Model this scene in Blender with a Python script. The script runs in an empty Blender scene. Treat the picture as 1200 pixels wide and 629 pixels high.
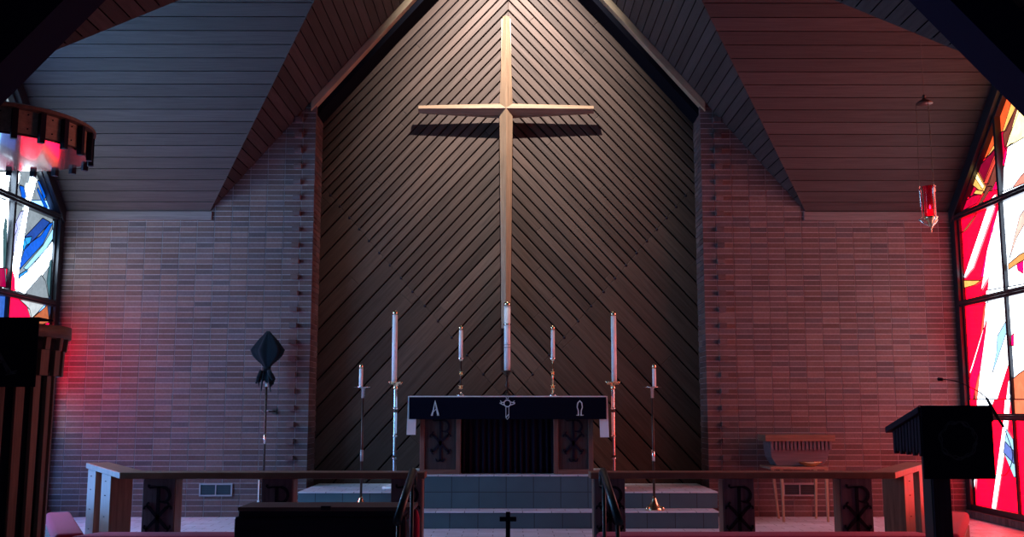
import bpy, math, random
from math import sin, cos, pi, atan, radians as R
from mathutils import Vector, Matrix
rnd = random.Random(7)
C = bpy.context.scene.collection

# ------------------------------------------------------------------ camera model used to read real positions off the photo
F = 1200.0; PITCH = atan(164 / F); EYE = 1.23
def ray(px, py):
    v = (314.5 - py) / F
    return (px - 595.5) / F, cos(PITCH) - v * sin(PITCH), sin(PITCH) + v * cos(PITCH)
def P(px, py, Y):
    u, dy, dz = ray(px, py); t = Y / dy
    return Vector((u * t, Y, EYE + dz * t))
def PX(px, py, X):
    u, dy, dz = ray(px, py); t = X / u
    return Vector((X, dy * t, EYE + dz * t))
def PZ(px, py, Z):
    u, dy, dz = ray(px, py); t = (Z - EYE) / dz
    return Vector((u * t, dy * t, Z))

# ------------------------------------------------------------------ materials
def newmat(name):
    m = bpy.data.materials.new(name); m.use_nodes = True
    nt = m.node_tree; nt.nodes.clear()
    out = nt.nodes.new('ShaderNodeOutputMaterial'); b = nt.nodes.new('ShaderNodeBsdfPrincipled')
    nt.links.new(b.outputs[0], out.inputs[0])
    return m, nt, b
def attr(nt, n):
    a = nt.nodes.new('ShaderNodeAttribute'); a.attribute_name = n; return a
def mixcol(nt, a, b, fac, mode='MIX'):
    m = nt.nodes.new('ShaderNodeMix'); m.data_type = 'RGBA'; m.blend_type = mode
    for s, v in ((m.inputs[0], fac), (m.inputs[6], a), (m.inputs[7], b)):
        if hasattr(v, 'is_linked') or hasattr(v, 'links'): nt.links.new(v, s)
        else: s.default_value = v if not isinstance(v, tuple) else (*v, 1)
    return m.outputs[2]
def wood(name, col, rough=.55, var=.5, bump=.15, gs=1.0, spec=.3, second=None):
    m, nt, b = newmat(name)
    g = attr(nt, 'gc'); t = attr(nt, 'tint')
    mp = nt.nodes.new('ShaderNodeMapping'); mp.inputs['Scale'].default_value = (2.2 * gs, 42 * gs, 42 * gs)
    nt.links.new(g.outputs['Vector'], mp.inputs[0])
    n = nt.nodes.new('ShaderNodeTexNoise'); n.inputs['Scale'].default_value = 1; n.inputs['Detail'].default_value = 5
    n.inputs['Roughness'].default_value = .65; nt.links.new(mp.outputs[0], n.inputs[0])
    n2 = nt.nodes.new('ShaderNodeTexNoise'); n2.inputs['Scale'].default_value = 2.3; n2.inputs['Detail'].default_value = 2
    nt.links.new(g.outputs['Vector'], n2.inputs[0])
    r = nt.nodes.new('ShaderNodeValToRGB'); nt.links.new(n.outputs[0], r.inputs[0])
    lo = tuple(c * (1 - var) for c in col); hi = tuple(min(1, c * (1 + var)) for c in col)
    r.color_ramp.elements[0].position = .3; r.color_ramp.elements[0].color = (*lo, 1)
    r.color_ramp.elements[1].position = .7; r.color_ramp.elements[1].color = (*hi, 1)
    c = r.outputs[0]
    if second: c = mixcol(nt, c, second, n2.outputs[0])
    mul = nt.nodes.new('ShaderNodeVectorMath'); mul.operation = 'SCALE'
    nt.links.new(c, mul.inputs[0]); nt.links.new(t.outputs['Fac'], mul.inputs['Scale'])
    nt.links.new(mul.outputs[0], b.inputs['Base Color'])
    b.inputs['Roughness'].default_value = rough; b.inputs['Specular IOR Level'].default_value = spec
    bp = nt.nodes.new('ShaderNodeBump'); bp.inputs['Strength'].default_value = bump; bp.inputs['Distance'].default_value = .01
    nt.links.new(n.outputs[0], bp.inputs['Height']); nt.links.new(bp.outputs[0], b.inputs['Normal'])
    return m
def plain(name, col, rough=.6, metal=0, bump=0, bscale=60, var=0, spec=.5, sheen=0, tint=False):
    m, nt, b = newmat(name)
    tc = nt.nodes.new('ShaderNodeTexCoord'); n = nt.nodes.new('ShaderNodeTexNoise')
    n.inputs['Scale'].default_value = bscale; n.inputs['Detail'].default_value = 4
    nt.links.new(tc.outputs['Object'], n.inputs[0])
    r = nt.nodes.new('ShaderNodeValToRGB'); nt.links.new(n.outputs[0], r.inputs[0])
    r.color_ramp.elements[0].position = .3; r.color_ramp.elements[1].position = .7
    r.color_ramp.elements[0].color = (*[c * (1 - var) for c in col], 1); r.color_ramp.elements[1].color = (*[min(1, c * (1 + var)) for c in col], 1)
    if tint:
        t = attr(nt, 'tint'); mul = nt.nodes.new('ShaderNodeVectorMath'); mul.operation = 'SCALE'
        nt.links.new(r.outputs[0], mul.inputs[0]); nt.links.new(t.outputs['Fac'], mul.inputs['Scale'])
        nt.links.new(mul.outputs[0], b.inputs['Base Color'])
    else: nt.links.new(r.outputs[0], b.inputs['Base Color'])
    b.inputs['Roughness'].default_value = rough; b.inputs['Metallic'].default_value = metal
    b.inputs['Specular IOR Level'].default_value = spec
    if sheen: b.inputs['Sheen Weight'].default_value = sheen
    if bump:
        bp = nt.nodes.new('ShaderNodeBump'); bp.inputs['Strength'].default_value = bump; bp.inputs['Distance'].default_value = .005
        nt.links.new(n.outputs[0], bp.inputs['Height']); nt.links.new(bp.outputs[0], b.inputs['Normal'])
    return m
def tinted(name, rough=.85, bump=.3):
    """colour held per brick in the 'bcol' attribute"""
    m, nt, b = newmat(name)
    a = attr(nt, 'bcol'); tc = nt.nodes.new('ShaderNodeTexCoord'); n = nt.nodes.new('ShaderNodeTexNoise')
    n.inputs['Scale'].default_value = 45; n.inputs['Detail'].default_value = 5
    nt.links.new(tc.outputs['Object'], n.inputs[0])
    mr = nt.nodes.new('ShaderNodeMapRange'); mr.inputs[3].default_value = .7; mr.inputs[4].default_value = 1.3
    nt.links.new(n.outputs[0], mr.inputs[0])
    n3 = nt.nodes.new('ShaderNodeTexNoise'); n3.inputs['Scale'].default_value = 1.3; n3.inputs['Detail'].default_value = 3
    nt.links.new(tc.outputs['Object'], n3.inputs[0])
    mr3 = nt.nodes.new('ShaderNodeMapRange'); mr3.inputs[3].default_value = .75; mr3.inputs[4].default_value = 1.25
    nt.links.new(n3.outputs[0], mr3.inputs[0])
    mm = nt.nodes.new('ShaderNodeMath'); mm.operation = 'MULTIPLY'
    nt.links.new(mr.outputs[0], mm.inputs[0]); nt.links.new(mr3.outputs[0], mm.inputs[1])
    mul = nt.nodes.new('ShaderNodeVectorMath'); mul.operation = 'SCALE'
    nt.links.new(a.outputs['Color'], mul.inputs[0]); nt.links.new(mm.outputs[0], mul.inputs['Scale'])
    nt.links.new(mul.outputs[0], b.inputs['Base Color'])
    b.inputs['Roughness'].default_value = rough; b.inputs['Specular IOR Level'].default_value = .25
    bp = nt.nodes.new('ShaderNodeBump'); bp.inputs['Strength'].default_value = bump; bp.inputs['Distance'].default_value = .006
    nt.links.new(n.outputs[0], bp.inputs['Height']); nt.links.new(bp.outputs[0], b.inputs['Normal'])
    return m
GLASS_GAIN = {'L': 1.0, 'R': 1.0}
def stained(name, gain):
    """daylit stained glass: each shard's own colour glows, with the streaks and seeds of antique glass"""
    m, nt, b = newmat(name)
    a = attr(nt, 'bcol'); tc = nt.nodes.new('ShaderNodeTexCoord'); n = nt.nodes.new('ShaderNodeTexNoise')
    n.inputs['Scale'].default_value = 9; n.inputs['Detail'].default_value = 5; n.inputs['Distortion'].default_value = 1.2
    nt.links.new(tc.outputs['Object'], n.inputs[0])
    mr = nt.nodes.new('ShaderNodeMapRange'); mr.inputs[3].default_value = .6; mr.inputs[4].default_value = 1.4
    nt.links.new(n.outputs[0], mr.inputs[0])
    mul = nt.nodes.new('ShaderNodeVectorMath'); mul.operation = 'SCALE'
    nt.links.new(a.outputs['Color'], mul.inputs[0]); nt.links.new(mr.outputs[0], mul.inputs['Scale'])
    b.inputs['Base Color'].default_value = (.02, .02, .02, 1); b.inputs['Roughness'].default_value = .15
    nt.links.new(mul.outputs[0], b.inputs['Emission Color']); b.inputs['Emission Strength'].default_value = gain
    return m
def emis(name, col, s):
    m, nt, b = newmat(name); b.inputs['Base Color'].default_value = (*col, 1)
    b.inputs['Emission Color'].default_value = (*col, 1); b.inputs['Emission Strength'].default_value = s; return m

M = dict(
 chev=wood('weathered_chevron_boards', (.050, .033, .028), .6, .6, .45, .8, second=(.072, .042, .032), spec=.15),
 plank=wood('ceiling_planks', (.054, .043, .043), .65, .22, .1, spec=.15),
 beamdark=plain('near_black_beam', (.006, .006, .022), .8, spec=.1),
 trim=wood('trim_oak', (.36, .26, .17), .5, .25, .1),
 cross=wood('cross_oak', (.20, .12, .075), .42, .3, .1),
 rail=wood('rail_walnut', (.20, .105, .07), .42, .35, .08),
 raildark=wood('rail_panel_walnut', (.15, .115, .13), .6, .3, .08, spec=.15),
 stave=wood('stave_wood', (.155, .10, .07), .5, .3, .1),
 stavedark=wood('stave_dark', (.014, .012, .022), .7, .3, .1, spec=.1),
 bench=wood('bench_dark', (.010, .006, .018), .6, .3, .08, spec=.15),
 benchtop=wood('bench_top', (.09, .05, .04), .45, .3, .08),
 iron=plain('emblem_black', (.008, .006, .016), .6, spec=.15),
 cloth=plain('black_cloth', (.003, .004, .012), .95, bump=.3, bscale=300, spec=.05),
 veil=plain('veil_cloth', (.003, .009, .014), .9, bump=.3, bscale=300, spec=.1, sheen=.1),
 linen=plain('white_linen', (.78, .78, .78), .85, bump=.15, bscale=200, spec=.2),
 stitch=plain('silver_stitching', (.55, .66, .66), .5, bump=.2, bscale=200),
 stitchdim=plain('dim_stitching', (.010, .018, .028), .7, bump=.2, bscale=200),  # thread coloured almost black, far darker than the silver
 wax=plain('candle_wax', (.98, .98, .98), .35, spec=.4),
 brass=plain('polished_brass', (.78, .62, .38), .22, 1, var=.08, bscale=14),
 silver=plain('bright_metal', (.85, .82, .78), .2, 1, var=.08, bscale=14),
 bronze=plain('dark_bronze', (.06, .045, .04), .4, .7, var=.2, bscale=14),
 red=plain('red_enamel', (.55, .07, .05), .35),
 white=plain('white_enamel', (.8, .78, .76), .3),
 pink=plain('crimson_upholstery', (.38, .010, .055), .8, bump=.35, bscale=250, var=.12, sheen=.15, spec=.2),
 pinkwing=plain('crimson_upholstery_wing', (.38, .010, .055), .8, bump=.35, bscale=250, var=.12, sheen=.15, spec=.2),
 kbase=wood('kneeler_base', (.10, .05, .04), .5, .3),
 curtain=plain('dark_curtain', (.012, .008, .018), .95, bump=.3, bscale=150, spec=.05),
 altar=wood('altar_walnut', (.17, .085, .065), .5, .35, .1),
 altarpan=wood('altar_panel_walnut', (.055, .035, .035), .55, .35, .1),
 frame=plain('window_steel', (.018, .02, .028), .35, .3),
 lead=plain('lead_came', (.012, .012, .018), .6),
 mort=plain('mortar', (.30, .26, .27), .95, bump=.5, bscale=80, var=.15, spec=.1),
 brick=tinted('brick'),
 black=plain('shade_and_gap_black', (.006, .006, .010), .95, spec=.02),  # black for the gap backings and for the niche head's imitated shade
 steel=plain('handrail_metal', (.03, .05, .055), .35, .5),
 grey=plain('vent_metal', (.30, .29, .31), .5, .3),
 ventdark=plain('vent_louvre_dark', (.02, .035, .045), .5, .2),
 ruby=None,
)
def ruby():
    m, nt, b = newmat('ruby_glass')
    b.inputs['Base Color'].default_value = (.75, .01, .06, 1); b.inputs['Roughness'].default_value = .08
    b.inputs['Transmission Weight'].default_value = .75; b.inputs['IOR'].default_value = 1.2
    return m
M['ruby'] = ruby()
def tiles(name, col, size, rough=.35, var=.08, gcol=None, off=(0, 0), axes='xy'):
    m, nt, b = newmat(name)
    g = nt.nodes.new('ShaderNodeNewGeometry'); sep = nt.nodes.new('ShaderNodeSeparateXYZ'); nt.links.new(g.outputs['Position'], sep.inputs[0])
    cb = nt.nodes.new('ShaderNodeCombineXYZ')
    nt.links.new(sep.outputs['X'], cb.inputs[0]); nt.links.new(sep.outputs['Y' if axes == 'xy' else 'Z'], cb.inputs[1])
    mp = nt.nodes.new('ShaderNodeMapping'); mp.inputs['Location'].default_value = (*off, 0); nt.links.new(cb.outputs[0], mp.inputs[0])
    br = nt.nodes.new('ShaderNodeTexBrick'); br.offset = 0 if axes != 'xy' else .5
    br.inputs['Scale'].default_value = 1; br.inputs['Brick Width'].default_value = size[0]; br.inputs['Row Height'].default_value = size[1]
    br.inputs['Mortar Size'].default_value = .005; br.inputs['Mortar Smooth'].default_value = .3
    br.inputs['Color1'].default_value = (*[c * (1 - var) for c in col], 1); br.inputs['Color2'].default_value = (*[c * (1 + var) for c in col], 1)
    br.inputs['Mortar'].default_value = (*(gcol or [c * .35 for c in col]), 1)
    nt.links.new(mp.outputs[0], br.inputs[0])
    n = nt.nodes.new('ShaderNodeTexNoise'); n.inputs['Scale'].default_value = 3; n.inputs['Detail'].default_value = 6; nt.links.new(g.outputs['Position'], n.inputs[0])
    mr = nt.nodes.new('ShaderNodeMapRange'); mr.inputs[3].default_value = .75; mr.inputs[4].default_value = 1.25; nt.links.new(n.outputs[0], mr.inputs[0])
    mul = nt.nodes.new('ShaderNodeVectorMath'); mul.operation = 'SCALE'; nt.links.new(br.outputs[0], mul.inputs[0]); nt.links.new(mr.outputs[0], mul.inputs['Scale'])
    nt.links.new(mul.outputs[0], b.inputs['Base Color']); b.inputs['Roughness'].default_value = rough
    bp = nt.nodes.new('ShaderNodeBump'); bp.invert = True; bp.inputs['Strength'].default_value = .4; bp.inputs['Distance'].default_value = .003
    nt.links.new(br.outputs['Fac'], bp.inputs['Height']); nt.links.new(bp.outputs[0], b.inputs['Normal'])
    return m
M['floor'] = tiles('floor_tiles', (.60, .66, .74), (.30, .15), .45, .10)
M['slate'] = tiles('slate_riser', (.06, .125, .15), (.292, .172), .5, .07, axes='xz', off=(.02, .0))

# ------------------------------------------------------------------ mesh builder
class MB:
    def __init__(s): s.v = []; s.f = []; s.m = []; s.gc = []; s.t = []; s.c = []; s.sm = []; s.mats = []
    def mi(s, mat):
        if mat not in s.mats: s.mats.append(mat)
        return s.mats.index(mat)
    def add(s, vs, fs, mat, gc=None, tint=1.0, col=(1, 1, 1), smooth=False):
        b = len(s.v); o = Vector((rnd.uniform(0, 40), rnd.uniform(0, 9), rnd.uniform(0, 9)))
        vs = [Vector(v) for v in vs]
        if gc is None:
            ext = [max(v[k] for v in vs) - min(v[k] for v in vs) for k in range(3)]
            a = ext.index(max(ext)); gc = [Vector((v[a], v[(a + 1) % 3], v[(a + 2) % 3])) + o for v in vs]
        else: gc = [Vector(g) + o for g in gc]
        s.v += vs; s.gc += gc; s.t += [tint] * len(vs); s.c += [col] * len(vs)
        k = s.mi(mat)
        for f in fs: s.f.append([b + i for i in f]); s.m.append(k); s.sm.append(smooth)
        return s
    def box(s, lo, hi, mat, rot=None, at=(0, 0, 0), **k):
        vs = [Vector((x, y, z)) for x in (lo[0], hi[0]) for y in (lo[1], hi[1]) for z in (lo[2], hi[2])]
        ext = [hi[i] - lo[i] for i in range(3)]; a = ext.index(max(ext))
        gc = [Vector((v[a], v[(a + 1) % 3], v[(a + 2) % 3])) for v in vs]
        if rot is not None: vs = [rot @ v for v in vs]
        vs = [v + Vector(at) for v in vs]
        return s.add(vs, [(0, 1, 3, 2), (4, 6, 7, 5), (0, 4, 5, 1), (2, 3, 7, 6), (0, 2, 6, 4), (1, 5, 7, 3)], mat, gc=gc, **k)
    def prism(s, poly, off, mat, gc2=None, **k):
        """closed prism: 3-D polygon and its copy moved by off"""
        n = len(poly); off = Vector(off); a = [Vector(p) for p in poly]
        vs = a + [p + off for p in a]
        fs = [tuple(range(n)), tuple(range(2 * n - 1, n - 1, -1))] + [(i, i + n, (i + 1) % n + n, (i + 1) % n) for i in range(n)]
        fs[0] = tuple(range(n - 1, -1, -1)); fs[1] = tuple(range(n, 2 * n))
        fs[2:] = [(i, (i + 1) % n, (i + 1) % n + n, i + n) for i in range(n)]
        return s.add(vs, fs, mat, gc=(gc2 + gc2 if gc2 else None), **k)
    def lathe(s, prof, at, mat, n=20, sy=1.0, fold=0, nf=9, **k):
        vs = []; fs = []
        for j, (r, z) in enumerate(prof):
            for i in range(n):
                a = 2 * pi * i / n; rr = max(r, 1e-4) * (1 + fold * cos(nf * a + j * .3))
                vs.append((at[0] + rr * cos(a), at[1] + rr * sin(a) * sy, at[2] + z))
        for j in range(len(prof) - 1):
            for i in range(n):
                i2 = (i + 1) % n; fs.append((j * n + i, j * n + i2, (j + 1) * n + i2, (j + 1) * n + i))
        fs.append(tuple(range(n - 1, -1, -1))); b = (len(prof) - 1) * n; fs.append(tuple(range(b, b + n)))
        return s.add(vs, fs, mat, smooth=k.pop('smooth', True), **k)
    def tube(s, pts, r, mat, n=8, **k):
        pts = [Vector(p) for p in pts]; vs = []; fs = []
        rs = r if isinstance(r, (list, tuple)) else [r] * len(pts)
        up = None
        for j, p in enumerate(pts):
            d = (pts[min(j + 1, len(pts) - 1)] - pts[max(j - 1, 0)]).normalized()
            if up is None:
                up = Vector((0, 0, 1)) if abs(d.z) < .9 else Vector((1, 0, 0))
            x = d.cross(up).normalized(); up = x.cross(d).normalized()
            for i in range(n):
                a = 2 * pi * i / n; vs.append(p + (x * cos(a) + up * sin(a)) * rs[j])
        for j in range(len(pts) - 1):
            for i in range(n):
                i2 = (i + 1) % n; fs.append((j * n + i, (j + 1) * n + i, (j + 1) * n + i2, j * n + i2))
        fs.append(tuple(range(n))); b = (len(pts) - 1) * n; fs.append(tuple(range(b + n - 1, b - 1, -1)))
        return s.add(vs, fs, mat, smooth=k.pop('smooth', True), **k)
    def ribbon(s, pts, w, org, ux, uz, nrm, th, mat, **k):
        """flat stroke drawn in a plane (org, ux, uz), raised by th along nrm"""
        org, ux, uz, nrm = Vector(org), Vector(ux), Vector(uz), Vector(nrm); L = []; Rr = []
        ws = w if isinstance(w, (list, tuple)) else [w] * len(pts)
        for j, p in enumerate(pts):
            a = pts[max(j - 1, 0)]; b = pts[min(j + 1, len(pts) - 1)]
            dx, dz = b[0] - a[0], b[1] - a[1]; l = math.hypot(dx, dz) or 1; nx, nz = -dz / l, dx / l
            L.append(org + ux * (p[0] + nx * ws[j] / 2) + uz * (p[1] + nz * ws[j] / 2))
            Rr.append(org + ux * (p[0] - nx * ws[j] / 2) + uz * (p[1] - nz * ws[j] / 2))
        vs = []; fs = []
        for a, b in zip(L, Rr): vs += [a, b, b + nrm * th, a + nrm * th]
        for j in range(len(L) - 1):
            for q in range(4):
                q2 = (q + 1) % 4; fs.append((4 * j + q, 4 * j + q2, 4 * j + 4 + q2, 4 * j + 4 + q))
        fs.append((3, 2, 1, 0)); e = 4 * (len(L) - 1); fs.append((e, e + 1, e + 2, e + 3))
        return s.add(vs, fs, mat, **k)
    def build(s, name, parent=None, bevel=0, origin=None, subsurf=0):
        me = bpy.data.meshes.new(name)
        org = Vector((0, 0, 0))
        if parent is not None: org = WORLD[parent.name]
        elif origin is not None: org = Vector(origin)
        me.from_pydata([v - org for v in s.v], [], s.f)
        for m in s.mats: me.materials.append(m)
        me.polygons.foreach_set('material_index', s.m); me.polygons.foreach_set('use_smooth', s.sm)
        a = me.attributes.new('gc', 'FLOAT_VECTOR', 'POINT'); a.data.foreach_set('vector', [c for g in s.gc for c in g])
        a = me.attributes.new('tint', 'FLOAT', 'POINT'); a.data.foreach_set('value', s.t)
        a = me.attributes.new('bcol', 'FLOAT_COLOR', 'POINT'); a.data.foreach_set('color', [c for g in s.c for c in (*g, 1)])
        me.update()
        import bmesh
        bm = bmesh.new(); bm.from_mesh(me); bmesh.ops.recalc_face_normals(bm, faces=bm.faces); bm.to_mesh(me); bm.free()
        o = bpy.data.objects.new(name, me); C.objects.link(o)
        if parent is not None: o.parent = parent
        else: o.location = org
        WORLD[o.name] = org
        if bevel:
            b = o.modifiers.new('bevel', 'BEVEL'); b.width = bevel; b.segments = 2; b.limit_method = 'ANGLE'; b.angle_limit = R(40); b.harden_normals = False
        if subsurf:
            b = o.modifiers.new('sub', 'SUBSURF'); b.levels = subsurf; b.render_levels = subsurf
        return o
WORLD = {}
def tag(o, label=None, cat=None, group=None, kind=None):
    if label: o['label'] = label
    if cat: o['category'] = cat
    if group: o['group'] = group
    if kind: o['kind'] = kind
    return o
def thing(name, at, label, cat, group=None):
    o = bpy.data.objects.new(name, None); C.objects.link(o); o.location = at; o.empty_display_size = .1
    WORLD[o.name] = Vector(at); return tag(o, label, cat, group)
def copy_tree(o, delta, label=None, parent=None):
    c = o.copy(); C.objects.link(c)
    if parent is None: c.location = Vector(o.location) + Vector(delta); WORLD[c.name] = WORLD[o.name] + Vector(delta)
    else: c.parent = parent; WORLD[c.name] = WORLD[o.name] + Vector(delta)
    if label: c['label'] = label
    for ch in [x for x in bpy.data.objects if x.parent == o]: copy_tree(ch, delta, None, c)
    return c
def clip(poly, a, b, c):
    """keep a*x+b*y<=c of a 2-D polygon"""
    out = []
    for i in range(len(poly)):
        p, q = poly[i], poly[(i + 1) % len(poly)]
        dp = a * p[0] + b * p[1] - c; dq = a * q[0] + b * q[1] - c
        if dp <= 0: out.append(p)
        if (dp < 0 < dq) or (dq < 0 < dp):
            t = dp / (dp - dq); out.append((p[0] + (q[0] - p[0]) * t, p[1] + (q[1] - p[1]) * t))
    return out
def area(p): return abs(sum(p[i][0] * p[(i + 1) % len(p)][1] - p[(i + 1) % len(p)][0] * p[i][1] for i in range(len(p)))) / 2

# ------------------------------------------------------------------ the building
YW = 12.0; YN = 12.5; XS = 5.364; ZE = 3.54; AP = 7.627; SL = 1.149; XE = (AP - ZE) / SL   # eave
PX0 = 2.315                       # pier inner edge
YF = 6.9; TS = .9
YR = (YW + YF) / 2; ZR = ZE + TS * (YW - YR); XR = (AP - ZR) / SL
def roofz(x): return AP - SL * abs(x)
# main ceiling boards (run along Y on both slopes)
def main_ceiling():
    mb = MB(); w = .118; k = math.hypot(1, SL); dx = w / k; g = .0035
    for sd in (-1, 1):
        nrm = Vector((sd * SL, 0, 1)).normalized()
        x = 0.0
        while x < XE + .3:
            a, b = x + g, x + dx - g
            def far(q): return YW + .5 if q < XR else YW
            def yfar(q): return YR + (q - XR) / (XE - XR) * (YW - YR)
            def ynear(q): return YR - (q - XR) / (XE - XR) * (YR - YF)
            pieces = []
            if b <= XR: pieces.append([(a, -3), (b, -3), (b, YN), (a, YN)])
            else:
                if a < XE:
                    bb = min(b, XE)
                    yend = YN if a < PX0 else YW + .05
                    pieces.append([(a, yfar(max(a, XR))), (bb, yfar(bb)), (bb, yend), (a, yend)])
                    pieces.append([(a, -3), (bb, -3), (bb, ynear(bb)), (a, ynear(max(a, XR)))])
                else: pieces.append([(a, -3), (b, -3), (b, YF), (a, YF)])
            tn = rnd.uniform(.82, 1.18)
            for p in pieces:
                poly = [Vector((sd * q, y, roofz(q))) for q, y in p]
                mb.prism(poly, nrm * .02, M['plank'], gc2=[Vector((y, q, 0)) for q, y in p], tint=tn)
            x += dx
        # backing above the boards
        up = nrm * .022
        for p in ([(0, -3), (XR, -3), (XR, YN), (0, YN)], [(XR, YR), (XE, YW), (XE, YN), (XR, YN)], [(XR, -3), (XE + .4, -3), (XE + .4, YF), (XE, YF), (XR, YR)]):
            mb.prism([Vector((sd * q, y, roofz(q))) + up for q, y in p], nrm * .04, M['black'])
    return tag(mb.build('ceiling'), kind='structure')
main_ceiling()
def side_ceiling(sd, name):
    mb = MB(); k = math.hypot(1, TS); w = .158; dy = w / k; g = .0035
    xo = XS + .15
    for slope in ('far', 'near'):
        nrm = Vector((0, TS if slope == 'far' else -TS, 1)).normalized()
        n = int((YW - YR) / dy) + 1
        for i in range(n):
            a, b = i * dy + g, min((i + 1) * dy - g, YW - YR)
            if b <= a: continue
            if slope == 'far': ya, yb = YW - a, YW - b
            else: ya, yb = YF + a, YF + b
            za, zb = ZE + TS * a, ZE + TS * b
            xa, xb = (AP - za) / SL, (AP - zb) / SL
            p = [(sd * xa, ya, za), (sd * xo, ya, za), (sd * xo, yb, zb), (sd * xb, yb, zb)]
            mb.prism(p, nrm * .02, M['plank'], gc2=[Vector((q[0], a * 2 + j * .1, 0)) for j, q in enumerate(p)], tint=rnd.uniform(.85, 1.15))
        y0 = YW if slope == 'far' else YF
        p = [Vector((sd * XE, y0, ZE)), Vector((sd * xo, y0, ZE)), Vector((sd * xo, YR, ZR)), Vector((sd * XR, YR, ZR))]
        mb.prism([q + nrm * .022 for q in p], nrm * .04, M['black'])
    tag(mb.build(name), kind='structure')
side_ceiling(-1, 'ceiling_left'); side_ceiling(1, 'ceiling_right')

# brick walls in stack bond, every brick a bevelled block
BR = [(.155, .098, .095), (.14, .09, .09), (.165, .10, .092), (.125, .09, .095), (.15, .088, .08), (.17, .108, .10)]
def brick(mb, x0, x1, y0, y1, z0, z1, col=None):
    c = col or rnd.choice(BR); s = rnd.uniform(.58, .95)
    mb.box((x0, y0, z0), (x1, y1, z1), M['brick'], col=tuple(q * s for q in c))
def brick_wall(sd, name):
    mb = MB(); bw, bh, j = .204, .0635, .0085
    x = PX0; first = True; ztop = 5.0
    # mortar body
    def X(a, b): return (a, b) if sd > 0 else (-b, -a)
    a, b = X(PX0 + .012, XS + .1)
    mb.box((a, YW - .0032, 0), (b, YN + .1, 4.95), M['mort'])
    k = 0
    z = 0.0; row = 0
    lm = (.30, .26, .27)
    while z < 4.93:
        if z > 0:
            lim = 4.93
            xe_ = XS if z < ZE + .1 else min(XS, (AP + .12 - z) / SL)
            a, b = X(PX0 + .004, xe_); mb.box((a, YW - .0062, z - j / 2 - .0005), (b, YW + .02, z + j / 2 + .0005), M['mort'])
        # pier end stretcher: first brick from the corner, returns into the niche
        q = rnd.uniform(.0, .006)
        dpt = .235
        a, b = X(PX0, PX0 + .155 - j); brick(mb, a, b, YW - .007 - q * .4, YW + .24 - j, z + j / 2, z + bh - j / 2)
        a, b = X(PX0 + q, PX0 + .1); brick(mb, a, b, YW + .24, YN - .005, z + j / 2, z + bh - j / 2)
        xx = PX0 + .155 + .0
        n = 0
        while xx < XS:
            lim = roofz(xx) + .12 if xx < XE else ZE + .12
            if z < lim:
                e = min(xx + bw - .007, XS); a, b = X(xx, e)
                brick(mb, a, b, YW - .0065 - rnd.uniform(0, .0022), YW + .03, z + j / 2, z + bh - j / 2)
            xx += bw; n += 1
        if row % 3 == 1 and z < 4.85:          # projecting header stub beside the pier joint
            a, b = X(PX0 + .155, PX0 + .155 + .085)
            brick(mb, a, b, YW - .075, YW, z + j / 2, z + bh - j / 2)
        z += bh; row += 1
    tag(mb.build(name, bevel=0), kind='structure')
brick_wall(-1, 'wall_back_left'); brick_wall(1, 'wall_back_right')

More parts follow.
